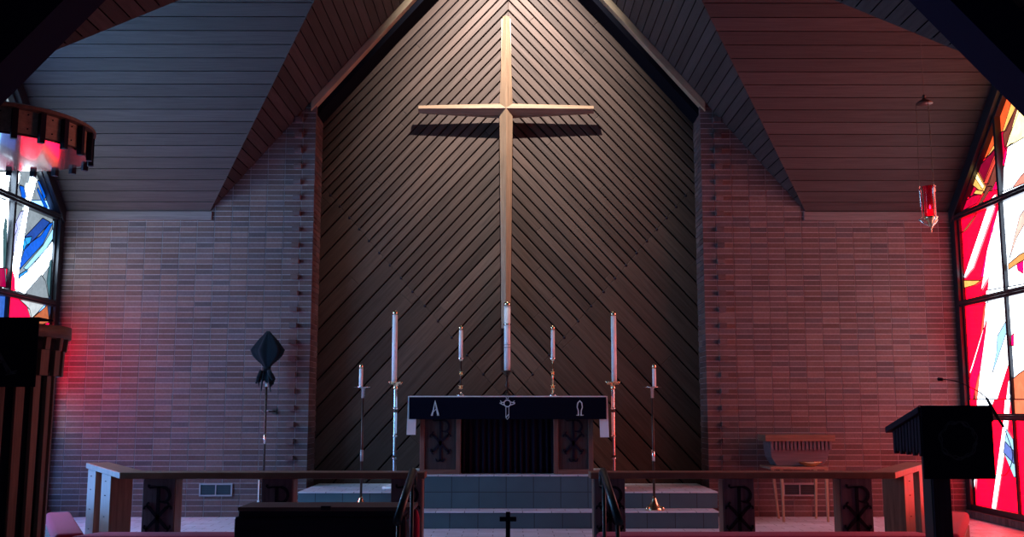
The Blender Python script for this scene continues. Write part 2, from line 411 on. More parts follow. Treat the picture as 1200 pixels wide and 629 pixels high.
# chevron board wall in the niche
def chevron():
    mb = MB(); m = 1.09; g = .012
    zc = lambda y: P(593, y, YN).z
    ys = [254.5]
    sp = lambda y: 12.1 + .0215 * y if y > 0 else 12.1
    def spacing(y): return 12.0 + max(y, 0) ** 2 * 6.6e-5
    while ys[-1] > -190: ys.append(ys[-1] - spacing(ys[-1] - 6))
    up = ys[::-1]; idx0 = len(up) - 1; y = 254.5
    while y < 900: y += spacing(y + 8); up.append(y)
    cs = [zc(q) for q in up]
    p1 = P(377, 217, YN); p2 = P(567, 439, YN); pm = (p2.z - p1.z) / (p2.x - p1.x); pc = p1.z - pm * p1.x  # z = pc + pm x (slopes down to the centre)
    pegs = []
    for sd in (-1, 1):
        half = [(-PX0 - .05, .30), (0, .30), (0, AP), (-PX0 - .05, roofz(PX0))]
        for i in range(len(cs)):
            peg_above = (i - idx0) % 2 == 0      # groove i is a stopped one
            if not peg_above: continue
            if i + 1 >= len(cs) or i < 1: continue
            tp, md, bt = cs[i - 1] - g, cs[i], cs[i + 1] + g
            # strip: bt <= z - m x <= tp
            band = clip(clip(half, -m, 1, tp), m, -1, -bt)
            if len(band) < 3: continue
            # wide part: below/outside the peg line  z <= pc + pm x ; narrow part above it
            wide = clip(band, -pm, 1, pc) ; nar = clip(band, pm, -1, -pc)
            parts = [(wide, 0)]
            if len(nar) >= 3: parts += [(clip(nar, m, -1, -(md + g)), 1), (clip(nar, -m, 1, md - g), 2)]
            off = rnd.uniform(0, 9); tw = rnd.uniform(.75, 1.25)
            for q, kk in parts:
                if len(q) < 3 or area(q) < 1e-4: continue
                # cut long boards at butt joints
                pieces = [q]
                if rnd.random() < .75:
                    cx = rnd.uniform(-PX0, -.2); sgn = 1 / m
                    A = clip(q, 1, m, cx + m * (cs[i] + m * cx)); B = clip(q, -1, -m, -(cx + m * (cs[i] + m * cx)))
                    pieces = [z for z in (A, B) if len(z) >= 3 and area(z) > 1e-4]
                for pp in pieces:
                    tn = tw * rnd.uniform(.8, 1.2) if kk else tw
                    pts = [Vector((sd * -x if sd > 0 else x, YN - .036, z)) for x, z in pp]
                    gc = [Vector(((x + m * z) / 1.48, (z - m * x) / 1.48, kk)) for x, z in pp]
                    mb.prism(pts, (0, .036, 0), M['chev'], gc2=gc, tint=tn)
            # peg where groove i meets the peg line: md + m x = pc + pm x
            xk = (md - pc) / (pm - m); zk = md + m * xk
            if -PX0 < xk < -.02 and .5 < zk < AP: pegs.append((sd * -xk if sd > 0 else xk, zk))
    mb.box((-PX0 - .3, YN, 0), (PX0 + .3, YN + .08, AP + .2), M['black'])
    w = mb.build('wall_back', bevel=.006); tag(w, kind='structure')
    pb = MB()
    for x, z in pegs: pb.tube([(x, YN - .04, z), (x, YN - .01, z)], .015, M['iron'], n=10)
    pb.build('peg_row', w)
chevron()

# rafter trims round the niche, eave fascias
def trims():
    for sd in (-1, 1):
        mb = MB(); d = .155; nrm = Vector((sd * SL, 0, 1)).normalized()
        a = Vector((0, YW - .05, AP)) - Vector((0, 0, .003)); b = Vector((sd * (PX0 + .06), YW - .05, roofz(PX0 + .06)))
        lo = Vector((0, 0, d * math.hypot(1, SL) * .50))
        poly = [a, b, b - lo, a - lo]
        mb.prism(poly, (0, .12, 0), M['trim'], gc2=[Vector((q.length, q.z * .1, i * .03)) for i, q in enumerate(poly)])
        tag(mb.build('trim_1' if sd < 0 else 'trim_2', bevel=.006), kind='structure')
        # black board added behind the trim, standing in for shade in the niche head
        mb = MB(); lo2 = Vector((0, 0, .135 * math.hypot(1, SL))); a.y = b.y = YW + .075; b = Vector((sd * (PX0 - .0), YW + .075, roofz(PX0)))
        mb.prism([a, b, b - lo2, a - lo2], (0, YN - .04 - YW - .075, 0), M['black'])
        tag(mb.build('trim_shade_left' if sd < 0 else 'trim_shade_right'), kind='structure')
        mb = MB(); x0, x1 = sorted((sd * (XE - .04), sd * XS))
        mb.box((x0, YW - .035, ZE - .095), (x1, YW + .01, ZE + .01), M['plank'], tint=2.8)
        tag(mb.build('trim_3' if sd < 0 else 'trim_4', bevel=.005), kind='structure')
        # dark rafter frame at the chancel arch
        Yb = 6.35; q0 = P(1115, 0, Yb); q1 = P(1200, 85, Yb); s2 = (q0.z - q1.z) / (q1.x - q0.x); apx = q0.z + s2 * q0.x
        mb = MB()
        xe = 4.1
        poly = [Vector((0, Yb, apx)), Vector((sd * xe, Yb, apx - s2 * xe)), Vector((sd * xe, Yb, 5.2)), Vector((0, Yb, 9.4))]
        mb.prism([Vector((v.x, v.y, v.z)) for v in poly], (0, .35, 0), M['beamdark'])
        tag(mb.build('trim_5' if sd < 0 else 'trim_6'), kind='structure')
trims()

# floors
mb = MB(); mb.box((-XS - .2, 7.0, -.2), (XS + .2, YN + .1, 0), M['floor']); tag(mb.build('floor'), kind='structure')
mb = MB()
mb.box((-4.2, -3, -.7), (4.2, 6.2, -.51), M['floor'])
mb.box((-4.2, 6.2, -.7), (4.2, 6.6, -.34), M['floor']); mb.box((-4.2, 6.6, -.7), (4.2, 7.0, -.17), M['floor'])
tag(mb.build('floor_nave'), kind='structure')
# altar platform: lower step, upper step, altar plinth
Y1, Y2 = 10.85, 11.2; RZ = .172
xr = P(842, 595, Y1).x
def step(name, x0, x1, y0, y1, z0, z1):
    mb = MB()
    mb.box((x0, y0, z0), (x1, y1, z1 - .012), M['slate'])
    mb.box((x0 - .012, y0 - .012, z1 - .012), (x1 + .012, y1, z1), M['floor'])
    return tag(mb.build(name, bevel=.003), kind='structure')
step('floor_lower_step', -xr, xr, Y1, YN - .05, .001, RZ)
xr2 = P(841, 573, Y2).x
step('floor_upper_step', -xr2, xr2, Y2, YN - .05, RZ, 2 * RZ)
xp = P(717, 553, Y2).x
step('floor_altar_plinth', -xp, xp, Y2 - .016, YN - .05, RZ + .0005, 3 * RZ + .005)
ZP = 3 * RZ + .005

# side walls round the windows
for sd, nm in ((-1, 'left'), (1, 'right')):
    mb = MB()
    def bx(y0, y1, z0, z1, mat, t=.25, inn=0):
        a, b = (XS - inn, XS + t) if sd > 0 else (-XS - t, -XS + inn)
        mb.box((a, y0, z0), (b, y1, z1), mat)
    bx(YF - .2, YF + .35, 0, ZE + .4, M['mort']); bx(YW - .05, YW + .1, 0, ZE + .2, M['mort'])
    bx(YF + .3, YW, -.1, .10, M['mort'])
    a, b = (XS + .12, XS + .2) if sd > 0 else (-XS - .2, -XS - .12)
    # brick sill course
    y = YF + .35
    while y < YW - .05:
        e = min(y + .07, YW - .01); a, b = (XS - .13, XS + .02) if sd > 0 else (-XS - .02, -XS + .13)
        brick(mb, a, b, y, e - .006, .002, .085); y += .07
    tag(mb.build('wall_' + nm), kind='structure')
    mb = MB(); a, b = (3.9, XS + .2) if sd > 0 else (-XS - .2, -3.9)
    mb.box((a, YF - .2, -.2), (b, YF, 4.2), M['mort'])
    a, b = (3.9, 4.1) if sd > 0 else (-4.1, -3.9)
    mb.box((a, -3, -.7), (b, YF - .2, 4.2), M['mort'])
    tag(mb.build('wall_nave_' + nm), kind='structure')

# ------------------------------------------------------------------ stained glass windows
W_ = (1, 1, 1); 
def window(sd, name, shards, base, filler, gain, lab):
    gl = stained('stained_glass_' + lab, gain)
    Ya, Yz = YW - .11, YF + .42; ztop = lambda y: ZE + TS * (YW - y if y > YR else y - YF) - .22
    root = MB()
    fr = M['frame']
    def bar(p, q, w, d, mbx=root, inn=.0):
        """bar in the wall plane from (y,z) to (y,z)"""
        dy, dz = q[0] - p[0], q[1] - p[1]; l = math.hypot(dy, dz); ny, nz = -dz / l * w / 2, dy / l * w / 2
        x = sd * (XS - inn)
        poly = [Vector((x, p[0] + ny, p[1] + nz)), Vector((x, q[0] + ny, q[1] + nz)), Vector((x, q[0] - ny, q[1] - nz)), Vector((x, p[0] - ny, p[1] - nz))]
        mbx.prism(poly, (-sd * d, 0, 0), fr)
    zs = .09
    bar((YW - .06, zs), (YW - .06, ZE + .05), .11, .10); bar((YW - .13, zs), (YW - .13, ZE - .02), .03, .06)
    bar((Yz - .04, zs), (Yz - .04, ZE + .3), .11, .10)
    bar((YW - .0, ZE - .08), (YR, ZR - .08), .16, .12); bar((YF, ZE - .08), (YR, ZR - .08), .16, .12)
    bar((YW - .14, ZE - .03), (YR, ZR - .26), .05, .07); bar((YF + .2, ZE), (YR, ZR - .26), .05, .07)
    bar((Yz, zs + .03), (YW - .06, zs + .03), .06, .09)
    w = root.build(name, bevel=.004); tag(w, kind='structure')
    # horizontal transoms and mullions as parts
    for z in (3.467, 2.441, 1.14):
        mb = MB(); bar((Yz, z), (YW - .1, z), .075, .085, mb); bar((Yz, z + .005), (YW - .1, z + .005), .03, .11, mb); mb.build('transom', w, bevel=.004)
    for y in (10.83, 9.75, 8.6):
        mb = MB(); bar((y, zs), (y, ztop(y) + .15), .045, .075, mb); mb.build('mullion', w, bevel=.004)
    # glass
    g = MB(); ld = M['lead']; xg = XS + .03
    outline = [(Ya, zs), (Ya, ZE - .02), (YR, ZR - .2), (Yz, ZE + .1), (Yz, zs)]
    poly = [Vector((sd * xg, y, z)) for y, z in outline]
    g.prism(poly, (sd * .01, 0, 0), gl, col=base)
    lay = [0]
    def shard(pts, col, lw=.012):
        lay[0] += 1; x = sd * (xg - .0012 * lay[0]); xl = sd * (xg - .0012 * lay[0] - .002)
        g.add([Vector((x, y, z)) for y, z in pts], [tuple(range(len(pts)))], gl, col=col)
        n = len(pts)
        for i in range(n):
            (a, b), (c, d) = pts[i], pts[(i + 1) % n]
            l = math.hypot(c - a, d - b)
            if l < 1e-4: continue
            ny, nz = -(d - b) / l * lw / 2, (c - a) / l * lw / 2
            g.add([Vector((xl, a + ny, b + nz)), Vector((xl, c + ny, d + nz)), Vector((xl, c - ny, d - nz)), Vector((xl, a - ny, b - nz))], [(0, 1, 2, 3)], ld)
    def keep(pts):
        for (a, b, c) in ((1, 0, Ya), (-1, 0, -Yz), (0, -1, -zs)): pts = clip(pts, a, b, c) if len(pts) > 2 else pts
        if len(pts) > 2: pts = clip(pts, TS, 1, ZE - .06 + TS * (YW - .1))
        if len(pts) > 2: pts = clip(pts, -TS, 1, ZE - .06 - TS * (YF - .0))
        return pts
    for org, sc, pts, col in filler_shards(filler, 10.4, Yz): 
        q = keep(pts)
        if len(q) > 2: shard(q, col)
    for org, sc, pts, col in shards:
        q = []
        for px, py in pts:
            v = PX(org[0] + px / sc, org[1] + py / sc, sd * XS); q.append((v.y, v.z))
        q = keep(q)
        if len(q) > 2: shard(q, col)
    tag(g.build('stained_glass', w))
def filler_shards(cols, y1, y0):
    out = []; r = random.Random(11)
    for k in range(26):
        y = y0 + (y1 - y0) * (k % 9 + r.random()) / 9; z = r.uniform(.1, 4.2); w1 = r.uniform(.1, .3); w2 = r.uniform(.02, .2); h = r.uniform(1.2, 2.6); sl = r.uniform(-.7, .3)
        out.append((None, None, [(y, z), (min(y + w1, 10.45), z), (min(y + w2 + sl * .5, 10.45), z + h), (min(y + sl * .5, 10.4), z + h)], r.choice(cols)))
    return out
S = 4.4875
RED = (1.0, .0, .045); CR = (.62, .0, .035); DR = (.22, .0, .02); OR = (1.0, .10, .02); AM = (1.2, .52, .12); YE = (1.3, .9, .35); WH = (1.35, 1.5, 1.7); BRN = (.20, .045, .03); MG = (.95, .0, .22); PK = (1.1, .3, .22); PB = (.4, .75, 1.1); DB = (.12, .2, .6)
A_, B_, C_, D_ = (1120, 90), (1120, 220), (1120, 340), (1120, 470)
right = [
 (A_, S, [(20, 640), (85, 500), (140, 340), (235, 190), (240, 60), (420, -20), (420, 640)], CR),
 (A_, S, [(95, 480), (140, 340), (235, 190), (232, 300), (190, 420)], OR),
 (A_, S, [(100, 480), (190, 400), (170, 440), (120, 470)], RED),
 (A_, S, [(240, 165), (240, 70), (300, 30), (320, 70), (255, 285), (240, 290)], OR),
 (A_, S, [(245, 160), (240, 60), (300, 30), (270, 110)], CR),
 (A_, S, [(255, 285), (320, 70), (360, 110), (330, 145), (275, 280)], AM),
 (A_, S, [(258, 300), (335, 140), (360, 130), (300, 290), (268, 370)], BRN),
 (A_, S, [(275, 370), (340, 150), (420, 60), (420, 320), (300, 350)], YE),
 (A_, S, [(170, 425), (232, 320), (232, 350), (200, 400)], AM),
 (A_, S, [(85, 510), (130, 475), (235, 350), (215, 430), (165, 545), (150, 560)], DR),
 (A_, S, [(155, 560), (235, 360), (238, 400), (185, 560)], (.9, .06, .04)),
 (A_, S, [(150, 629), (238, 410), (245, 510), (200, 629)], BRN),
 (A_, S, [(185, 640), (243, 505), (250, 640)], MG),
 (A_, S, [(88, 500), (120, 478), (172, 575), (158, 612), (105, 570)], AM),
 (A_, S, [(95, 498), (112, 482), (165, 572), (155, 590)], YE),
 (A_, S, [(262, 450), (278, 372), (285, 400), (268, 480)], MG),
 (A_, S, [(265, 620), (268, 470), (290, 365), (420, 290), (420, 640)], WH),
 (A_, S, [(295, 610), (359, 520), (420, 460), (420, 560)], PK),
 (B_, S, [(30, 130), (30, 60), (260, 0), (270, 60), (270, 600), (40, 640)], RED),
 (B_, S, [(30, 95), (130, 20), (160, 20), (130, 80), (30, 130)], CR),
 (B_, S, [(135, 85), (185, -10), (210, -10), (150, 90)], BRN),
 (B_, S, [(110, 30), (125, 8), (165, 15), (155, 35)], AM),
 (B_, S, [(45, 240), (130, 130), (110, 170), (80, 215)], (.5, .1, .05)),
 (B_, S, [(200, 60), (228, 30), (238, 60), (110, 420), (65, 475), (62, 465)], WH),
 (B_, S, [(230, 100), (240, 60), (200, 330), (180, 470), (150, 470)], MG),
 (B_, S, [(262, 60), (250, 90), (185, 330), (160, 500), (152, 540), (175, 500), (195, 470), (180, 640), (420, 640), (420, -40), (265, 20)], WH),
 (B_, S, [(45, 485), (155, 485), (120, 510), (50, 530)], AM),
 (B_, S, [(298, 400), (359, 350), (420, 320), (420, 360), (359, 390), (300, 430)], (.9, .35, .1)),
 (B_, S, [(300, 390), (359, 150), (420, 60), (420, 130), (345, 260)], (1.0, .6, .5)),
 (B_, S, [(345, 400), (380, 380), (380, 450), (350, 430)], MG),
 (C_, S, [(50, 80), (180, 20), (140, 350), (80, 640), (60, 400)], RED),
 (C_, S, [(185, 0), (300, -20), (420, -40), (420, 640), (130, 640), (155, 400), (170, 200)], WH),
 (C_, S, [(172, 190), (182, 70), (195, 60), (175, 240), (100, 440), (98, 430)], WH),
 (C_, S, [(188, 150), (185, 200), (155, 420), (140, 460), (105, 620), (88, 620), (90, 500), (110, 420)], (1, .0, .10)),
 (C_, S, [(245, 240), (298, 150), (298, 210), (215, 450), (240, 330)], PB),
 (C_, S, [(225, 640), (312, 370), (312, 640)], RED),
 (C_, S, [(285, 640), (305, 480), (318, 450), (315, 640)], WH),
 (C_, S, [(325, 640), (325, 470), (359, 440), (420, 400), (420, 640)], (1.1, .22, .1)),
 (C_, S, [(322, 240), (335, 225), (335, 290), (322, 290)], MG),
 (D_, S, [(80, -10), (420, -10), (420, 640), (80, 640)], RED),
 (D_, S, [(140, -10), (235, -10), (205, 60), (140, 60)], WH),
 (D_, S, [(290, -10), (320, -10), (300, 200), (240, 580), (218, 575), (255, 300), (280, 120)], WH),
 (D_, S, [(180, 95), (200, 95), (175, 140)], WH),
 (D_, S, [(340, -10), (420, -10), (420, 70), (340, 70)], (1.1, .22, .1)),
 (D_, S, [(300, 145), (335, 200), (350, 400), (340, 400), (285, 270)], PB),
 (D_, S, [(292, 210), (338, 260), (342, 330), (285, 270)], DB),
 (D_, S, [(120, 530), (125, 420), (138, 400), (126, 530)], WH),
]
BL = (.0, .10, .62); DBL = (.01, .06, .32); LB = (.35, .75, 1.15); GY = (.22, .27, .31); WB = (1.2, 1.5, 1.75); LV = (.5, .55, 1.1); MAG = (1.0, .0, .12); ORB = (.45, .12, .05)
E_, F_ = (0, 90), (0, 220); S2 = 3.925
left = [
 (E_, S, [(-80, 20), (150, 20), (300, 560), (300, 650), (-80, 650)], GY),
 (E_, S, [(-80, 560), (-80, 500), (60, 500), (40, 629), (-80, 629)], WB),
 (E_, S, [(60, 500), (100, 500), (110, 520), (80, 640), (50, 640)], WB),
 (E_, S, [(5, 60), (15, 60), (35, 130), (20, 130)], LB),
 (E_, S, [(60, 60), (80, 60), (80, 130), (65, 130)], WB),
 (E_, S, [(100, 580), (110, 570), (140, 650), (118, 650)], BL),
 (E_, S, [(165, 520), (195, 540), (165, 650), (135, 650)], WB),
 (E_, S, [(195, 545), (205, 550), (240, 629), (230, 650)], BL),
 (F_, S2, [(-60, 20), (40, 60), (30, 480), (-60, 460)], WB),
 (F_, S2, [(-60, 20), (25, 60), (20, 130), (-60, 280)], WB),
 (F_, S2, [(20, 140), (30, 150), (25, 370), (10, 370), (12, 200)], (.05, .12, .14)),
 (F_, S2, [(40, 60), (260, 130), (250, 500), (30, 490)], GY),
 (F_, S2, [(85, -10), (105, -5), (120, 60), (100, 70)], BL),
 (F_, S2, [(170, 0), (215, 90), (205, 105), (165, 10)], BL),
 (F_, S2, [(45, 100), (60, 110), (75, 190), (55, 240)], (.08, .3, .5)),
 (F_, S2, [(90, 110), (105, 105), (50, 340), (30, 290), (35, 230)], LV),
 (F_, S2, [(130, -20), (160, -20), (122, 120), (95, 300), (70, 470), (30, 440), (70, 250)], WB),
 (F_, S2, [(105, 230), (190, 140), (225, 160), (180, 210), (120, 270)], DBL),
 (F_, S2, [(100, 250), (110, 230), (140, 225), (130, 260), (100, 290)], (.02, .35, .9)),
 (F_, S2, [(90, 330), (110, 270), (180, 220), (220, 165), (238, 160), (190, 260), (80, 380)], BL),
 (F_, S2, [(100, 370), (190, 265), (235, 190), (245, 220), (200, 290), (115, 380)], LB),
 (F_, S2, [(80, 400), (118, 375), (120, 395), (75, 430)], (.02, .3, .8)),
 (F_, S2, [(65, 470), (75, 420), (120, 385), (235, 245), (248, 260), (240, 330), (160, 440), (105, 490)], WB),
 (F_, S2, [(235, 150), (255, 160), (245, 320), (235, 240)], LB),
 (F_, S2, [(110, 480), (180, 400), (200, 430), (215, 510), (120, 500)], GY),
 (F_, S2, [(218, 340), (235, 320), (245, 500), (215, 500), (205, 430)], (.05, .13, .16)),
 (F_, S2, [(-60, 370), (10, 370), (18, 460), (-60, 450)], (.3, .0, .05)),
 (F_, S2, [(15, 370), (45, 380), (58, 420), (58, 480), (20, 470)], MAG),
 (F_, S2, [(-60, 490), (22, 500), (20, 600), (10, 1000), (-60, 1000)], (.03, .12, .5)),
 (F_, S2, [(20, 500), (60, 500), (125, 560), (135, 610), (140, 900), (20, 900)], MAG),
 (F_, S2, [(65, 505), (200, 530), (165, 570), (130, 605), (110, 545)], (.5, .55, .58)),
 (F_, S2, [(130, 605), (205, 540), (212, 600), (210, 640), (130, 640)], ORB),
 (F_, S2, [(130, 640), (225, 640), (230, 1000), (140, 1000)], MAG),
 (F_, S2, [(150, 760), (225, 700), (230, 900), (170, 1000)], RED),
]
def seen(sh, gain, glow):
    # darker antique glass keeps its own shade; the clear and pale pieces let the full daylight through
    out = []
    for o_, s_, p_, c_ in sh:
        if sh is left and c_ == MAG: out.append((o_, s_, p_, (.35, .0, .10 / gain))); continue
        if c_[0] > .9 and c_[1] < .05:          # ruby and magenta pass plenty of pure red light
            out.append((o_, s_, p_, (c_[0], c_[1] / gain, c_[2] * 1.2 / gain))); continue
        k = glow if min(c_) > .5 or max(c_) > 1.25 else 1 / gain
        out.append((o_, s_, p_, tuple(x * k * (1 if k == glow else 1.3) for x in c_)))
    return out
GL, GR = 8.0, 5.5
WB = (.5, 1.3, 1.85)
window(-1, 'window_1', seen(left, GL, 1.0) + [(F_, S2, [(150, 640), (238, 610), (240, 1100), (-40, 1100), (-40, 760)], (1.25, .0, .04)), (F_, S2, [(30, 900), (110, 860), (150, 1300), (60, 1300)], (.0, .02, .09)), (F_, S2, [(150, 1000), (232, 900), (236, 1300), (180, 1300)], (.5, 1.3, 1.85))], (.08, .2, .5), [WB, WB, LB, (.0, .22, 1.0), (.2, .35, 1.3), LB, (.0, .5, 1.2), WB], GL, 'left')
window(1, 'window_2', seen(right, GR, .42), (.6, .04, .02), [(1, 0, .02), (.8, .2, .12), (.5, .5, .55), (.8, .3, .12), (.9, .02, .04), (.5, .05, .06), (.8, .3, .25), (.4, .35, .4)], GR, 'right')

# ------------------------------------------------------------------ wall cross
def wall_cross():
    c = P(593, 127, YN - .24); yb = YN - .04
    t = thing('wall_cross', (c.x, YN - .036, c.z), 'large oak cross with tapering arms, high on the chevron boards', 'cross')
    top = P(593, 18, c.y).z; bot = P(593, 384, c.y).z; xl = P(490, 127, c.y).x; xrr = P(696, 127, c.y).x
    yf = YN - .13
    def arm(mb, a, wa, wb, axis, depth0=.05, back=YN - .18):
        """bevelled arm from the centre to a: ridge along the middle"""
        A = Vector(a)
        o = Vector((c.x, 0, c.z)); d = (A - o)
        if axis == 'v': s = Vector((1, 0, 0))
        else: s = Vector((0, 0, 1))
        ra, rb = .065, .035
        fa = o + s * 0
        pts = []
        for base, w, r in ((o, wa, ra), (A, wb, rb)):
            pts += [base - s * w / 2 + Vector((0, back, 0)), base - s * w / 2 + Vector((0, back - .02, 0)), base + Vector((0, back - .02 - r, 0)),
                    base + s * w / 2 + Vector((0, back - .02, 0)), base + s * w / 2 + Vector((0, back, 0))]
        fs = [(i, i + 1, i + 6, i + 5) for i in range(4)] + [(4, 0, 5, 9), (0, 4, 3, 2, 1), (5, 6, 7, 8, 9)]
        ax = 2 if axis == 'v' else 0
        mb.add(pts, fs, M['cross'], gc=[Vector((p[ax], p[2 - ax], p[1])) for p in pts])
    mb = MB(); arm(mb, (c.x, 0, top), .165, .085, 'v'); arm(mb, (c.x, 0, bot), .165, .11, 'v'); mb.build('upright_beam', t, bevel=.002)
    mb = MB(); arm(mb, (xl, 0, c.z - .0), .15, .095, 'h'); arm(mb, (xrr, 0, c.z - .0), .15, .095, 'h'); mb.build('cross_beam', t, bevel=.002)
    mb = MB()
    mb.prism([(c.x - .075, YN - .18, c.z - .5), (c.x - .05, YN - .18, bot), (c.x + .05, YN - .18, bot), (c.x + .075, YN - .18, c.z - .5), (c.x + .06, YN - .18, top - .02), (c.x - .06, YN - .18, top - .02)][::-1], (0, .04, 0), M['cross'])
    mb.prism([(xl + .05, YN - .179, c.z - .045), (c.x, YN - .179, c.z - .105), (xrr - .05, YN - .179, c.z - .045), (xrr - .05, YN - .179, c.z), (xl + .05, YN - .179, c.z)], (0, .03, 0), M['cross'])
    mb.build('backing_board', t, bevel=.002)
    mb = MB()
    for z in (top - .4, c.z, bot + .4): mb = MB(); mb.tube([(c.x, YN - .15, z), (c.x, YN - .035, z)], .025, M['iron']); mb.build('wall_bracket', t)
wall_cross()

# ------------------------------------------------------------------ chi-rho emblem
def arc(cx, cz, r, a0, a1, n=10): return [(cx + r * cos(R(a0 + (a1 - a0) * i / n)), cz + r * sin(R(a0 + (a1 - a0) * i / n))) for i in range(n + 1)]
def chirho(mb, org, h, mat, th=.008, ux=(1, 0, 0), uz=(0, 0, 1), nrm=(0, -1, 0)):
    """emblem of height h standing on org (stem foot)"""
    k = h; K = lambda pts: [(a * k, b * k) for a, b in pts]
    rb = lambda pts, w: mb.ribbon(K(pts), [x * k for x in w] if isinstance(w, list) else w * k, org, ux, uz, nrm, th, mat)
    rb([(0, .03), (0, .97)], .055)
    rb([(0, .03)] + arc(.05, .055, .045, 200, 350, 6) + [(.105, .08)], [.05] + [.035] * 6 + [.03, .02])
    rb([(0, .03)] + arc(-.05, .055, .045, -20, -170, 6) + [(-.105, .08)], [.05] + [.035] * 6 + [.03, .02])
    rb([(-.17, 1.0), (-.175, .965), (-.15, .945), (-.06, .955), (.06, .955)] + arc(.06, .815, .14, 90, -60, 12)[1:] + [(.06, .70), (.03, .715)], [.035, .035, .035, .03, .03] + [.05] * 12 + [.03, .02])
    for s in (-1, 1):
        rb([(s * -.15, .60), (0, .43), (s * .16, .25), (s * .19, .235)], [.05, .06, .05, .035])
        rb([(s * -.15, .60)] + [(s * -(.155 + .035 * sin(R(a))), .615 + .035 * (1 - cos(R(a)))) for a in range(0, 200, 30)], .032)
        rb([(s * -.15, .60)] + [(s * (-.17 - .035 * (1 - cos(R(a)))), .59 + .035 * sin(R(a))) for a in range(0, 230, 30)], .03)
        rb([(s * .16, .25)] + [(s * (.165 + .03 * sin(R(a))), .21 + .03 * cos(R(a))) for a in range(0, 230, 30)], .03)
        rb([(s * .17, .24)] + [(s * (.20 + .03 * sin(R(a))), .265 - .03 * cos(R(a))) for a in range(0, 180, 30)], .028)

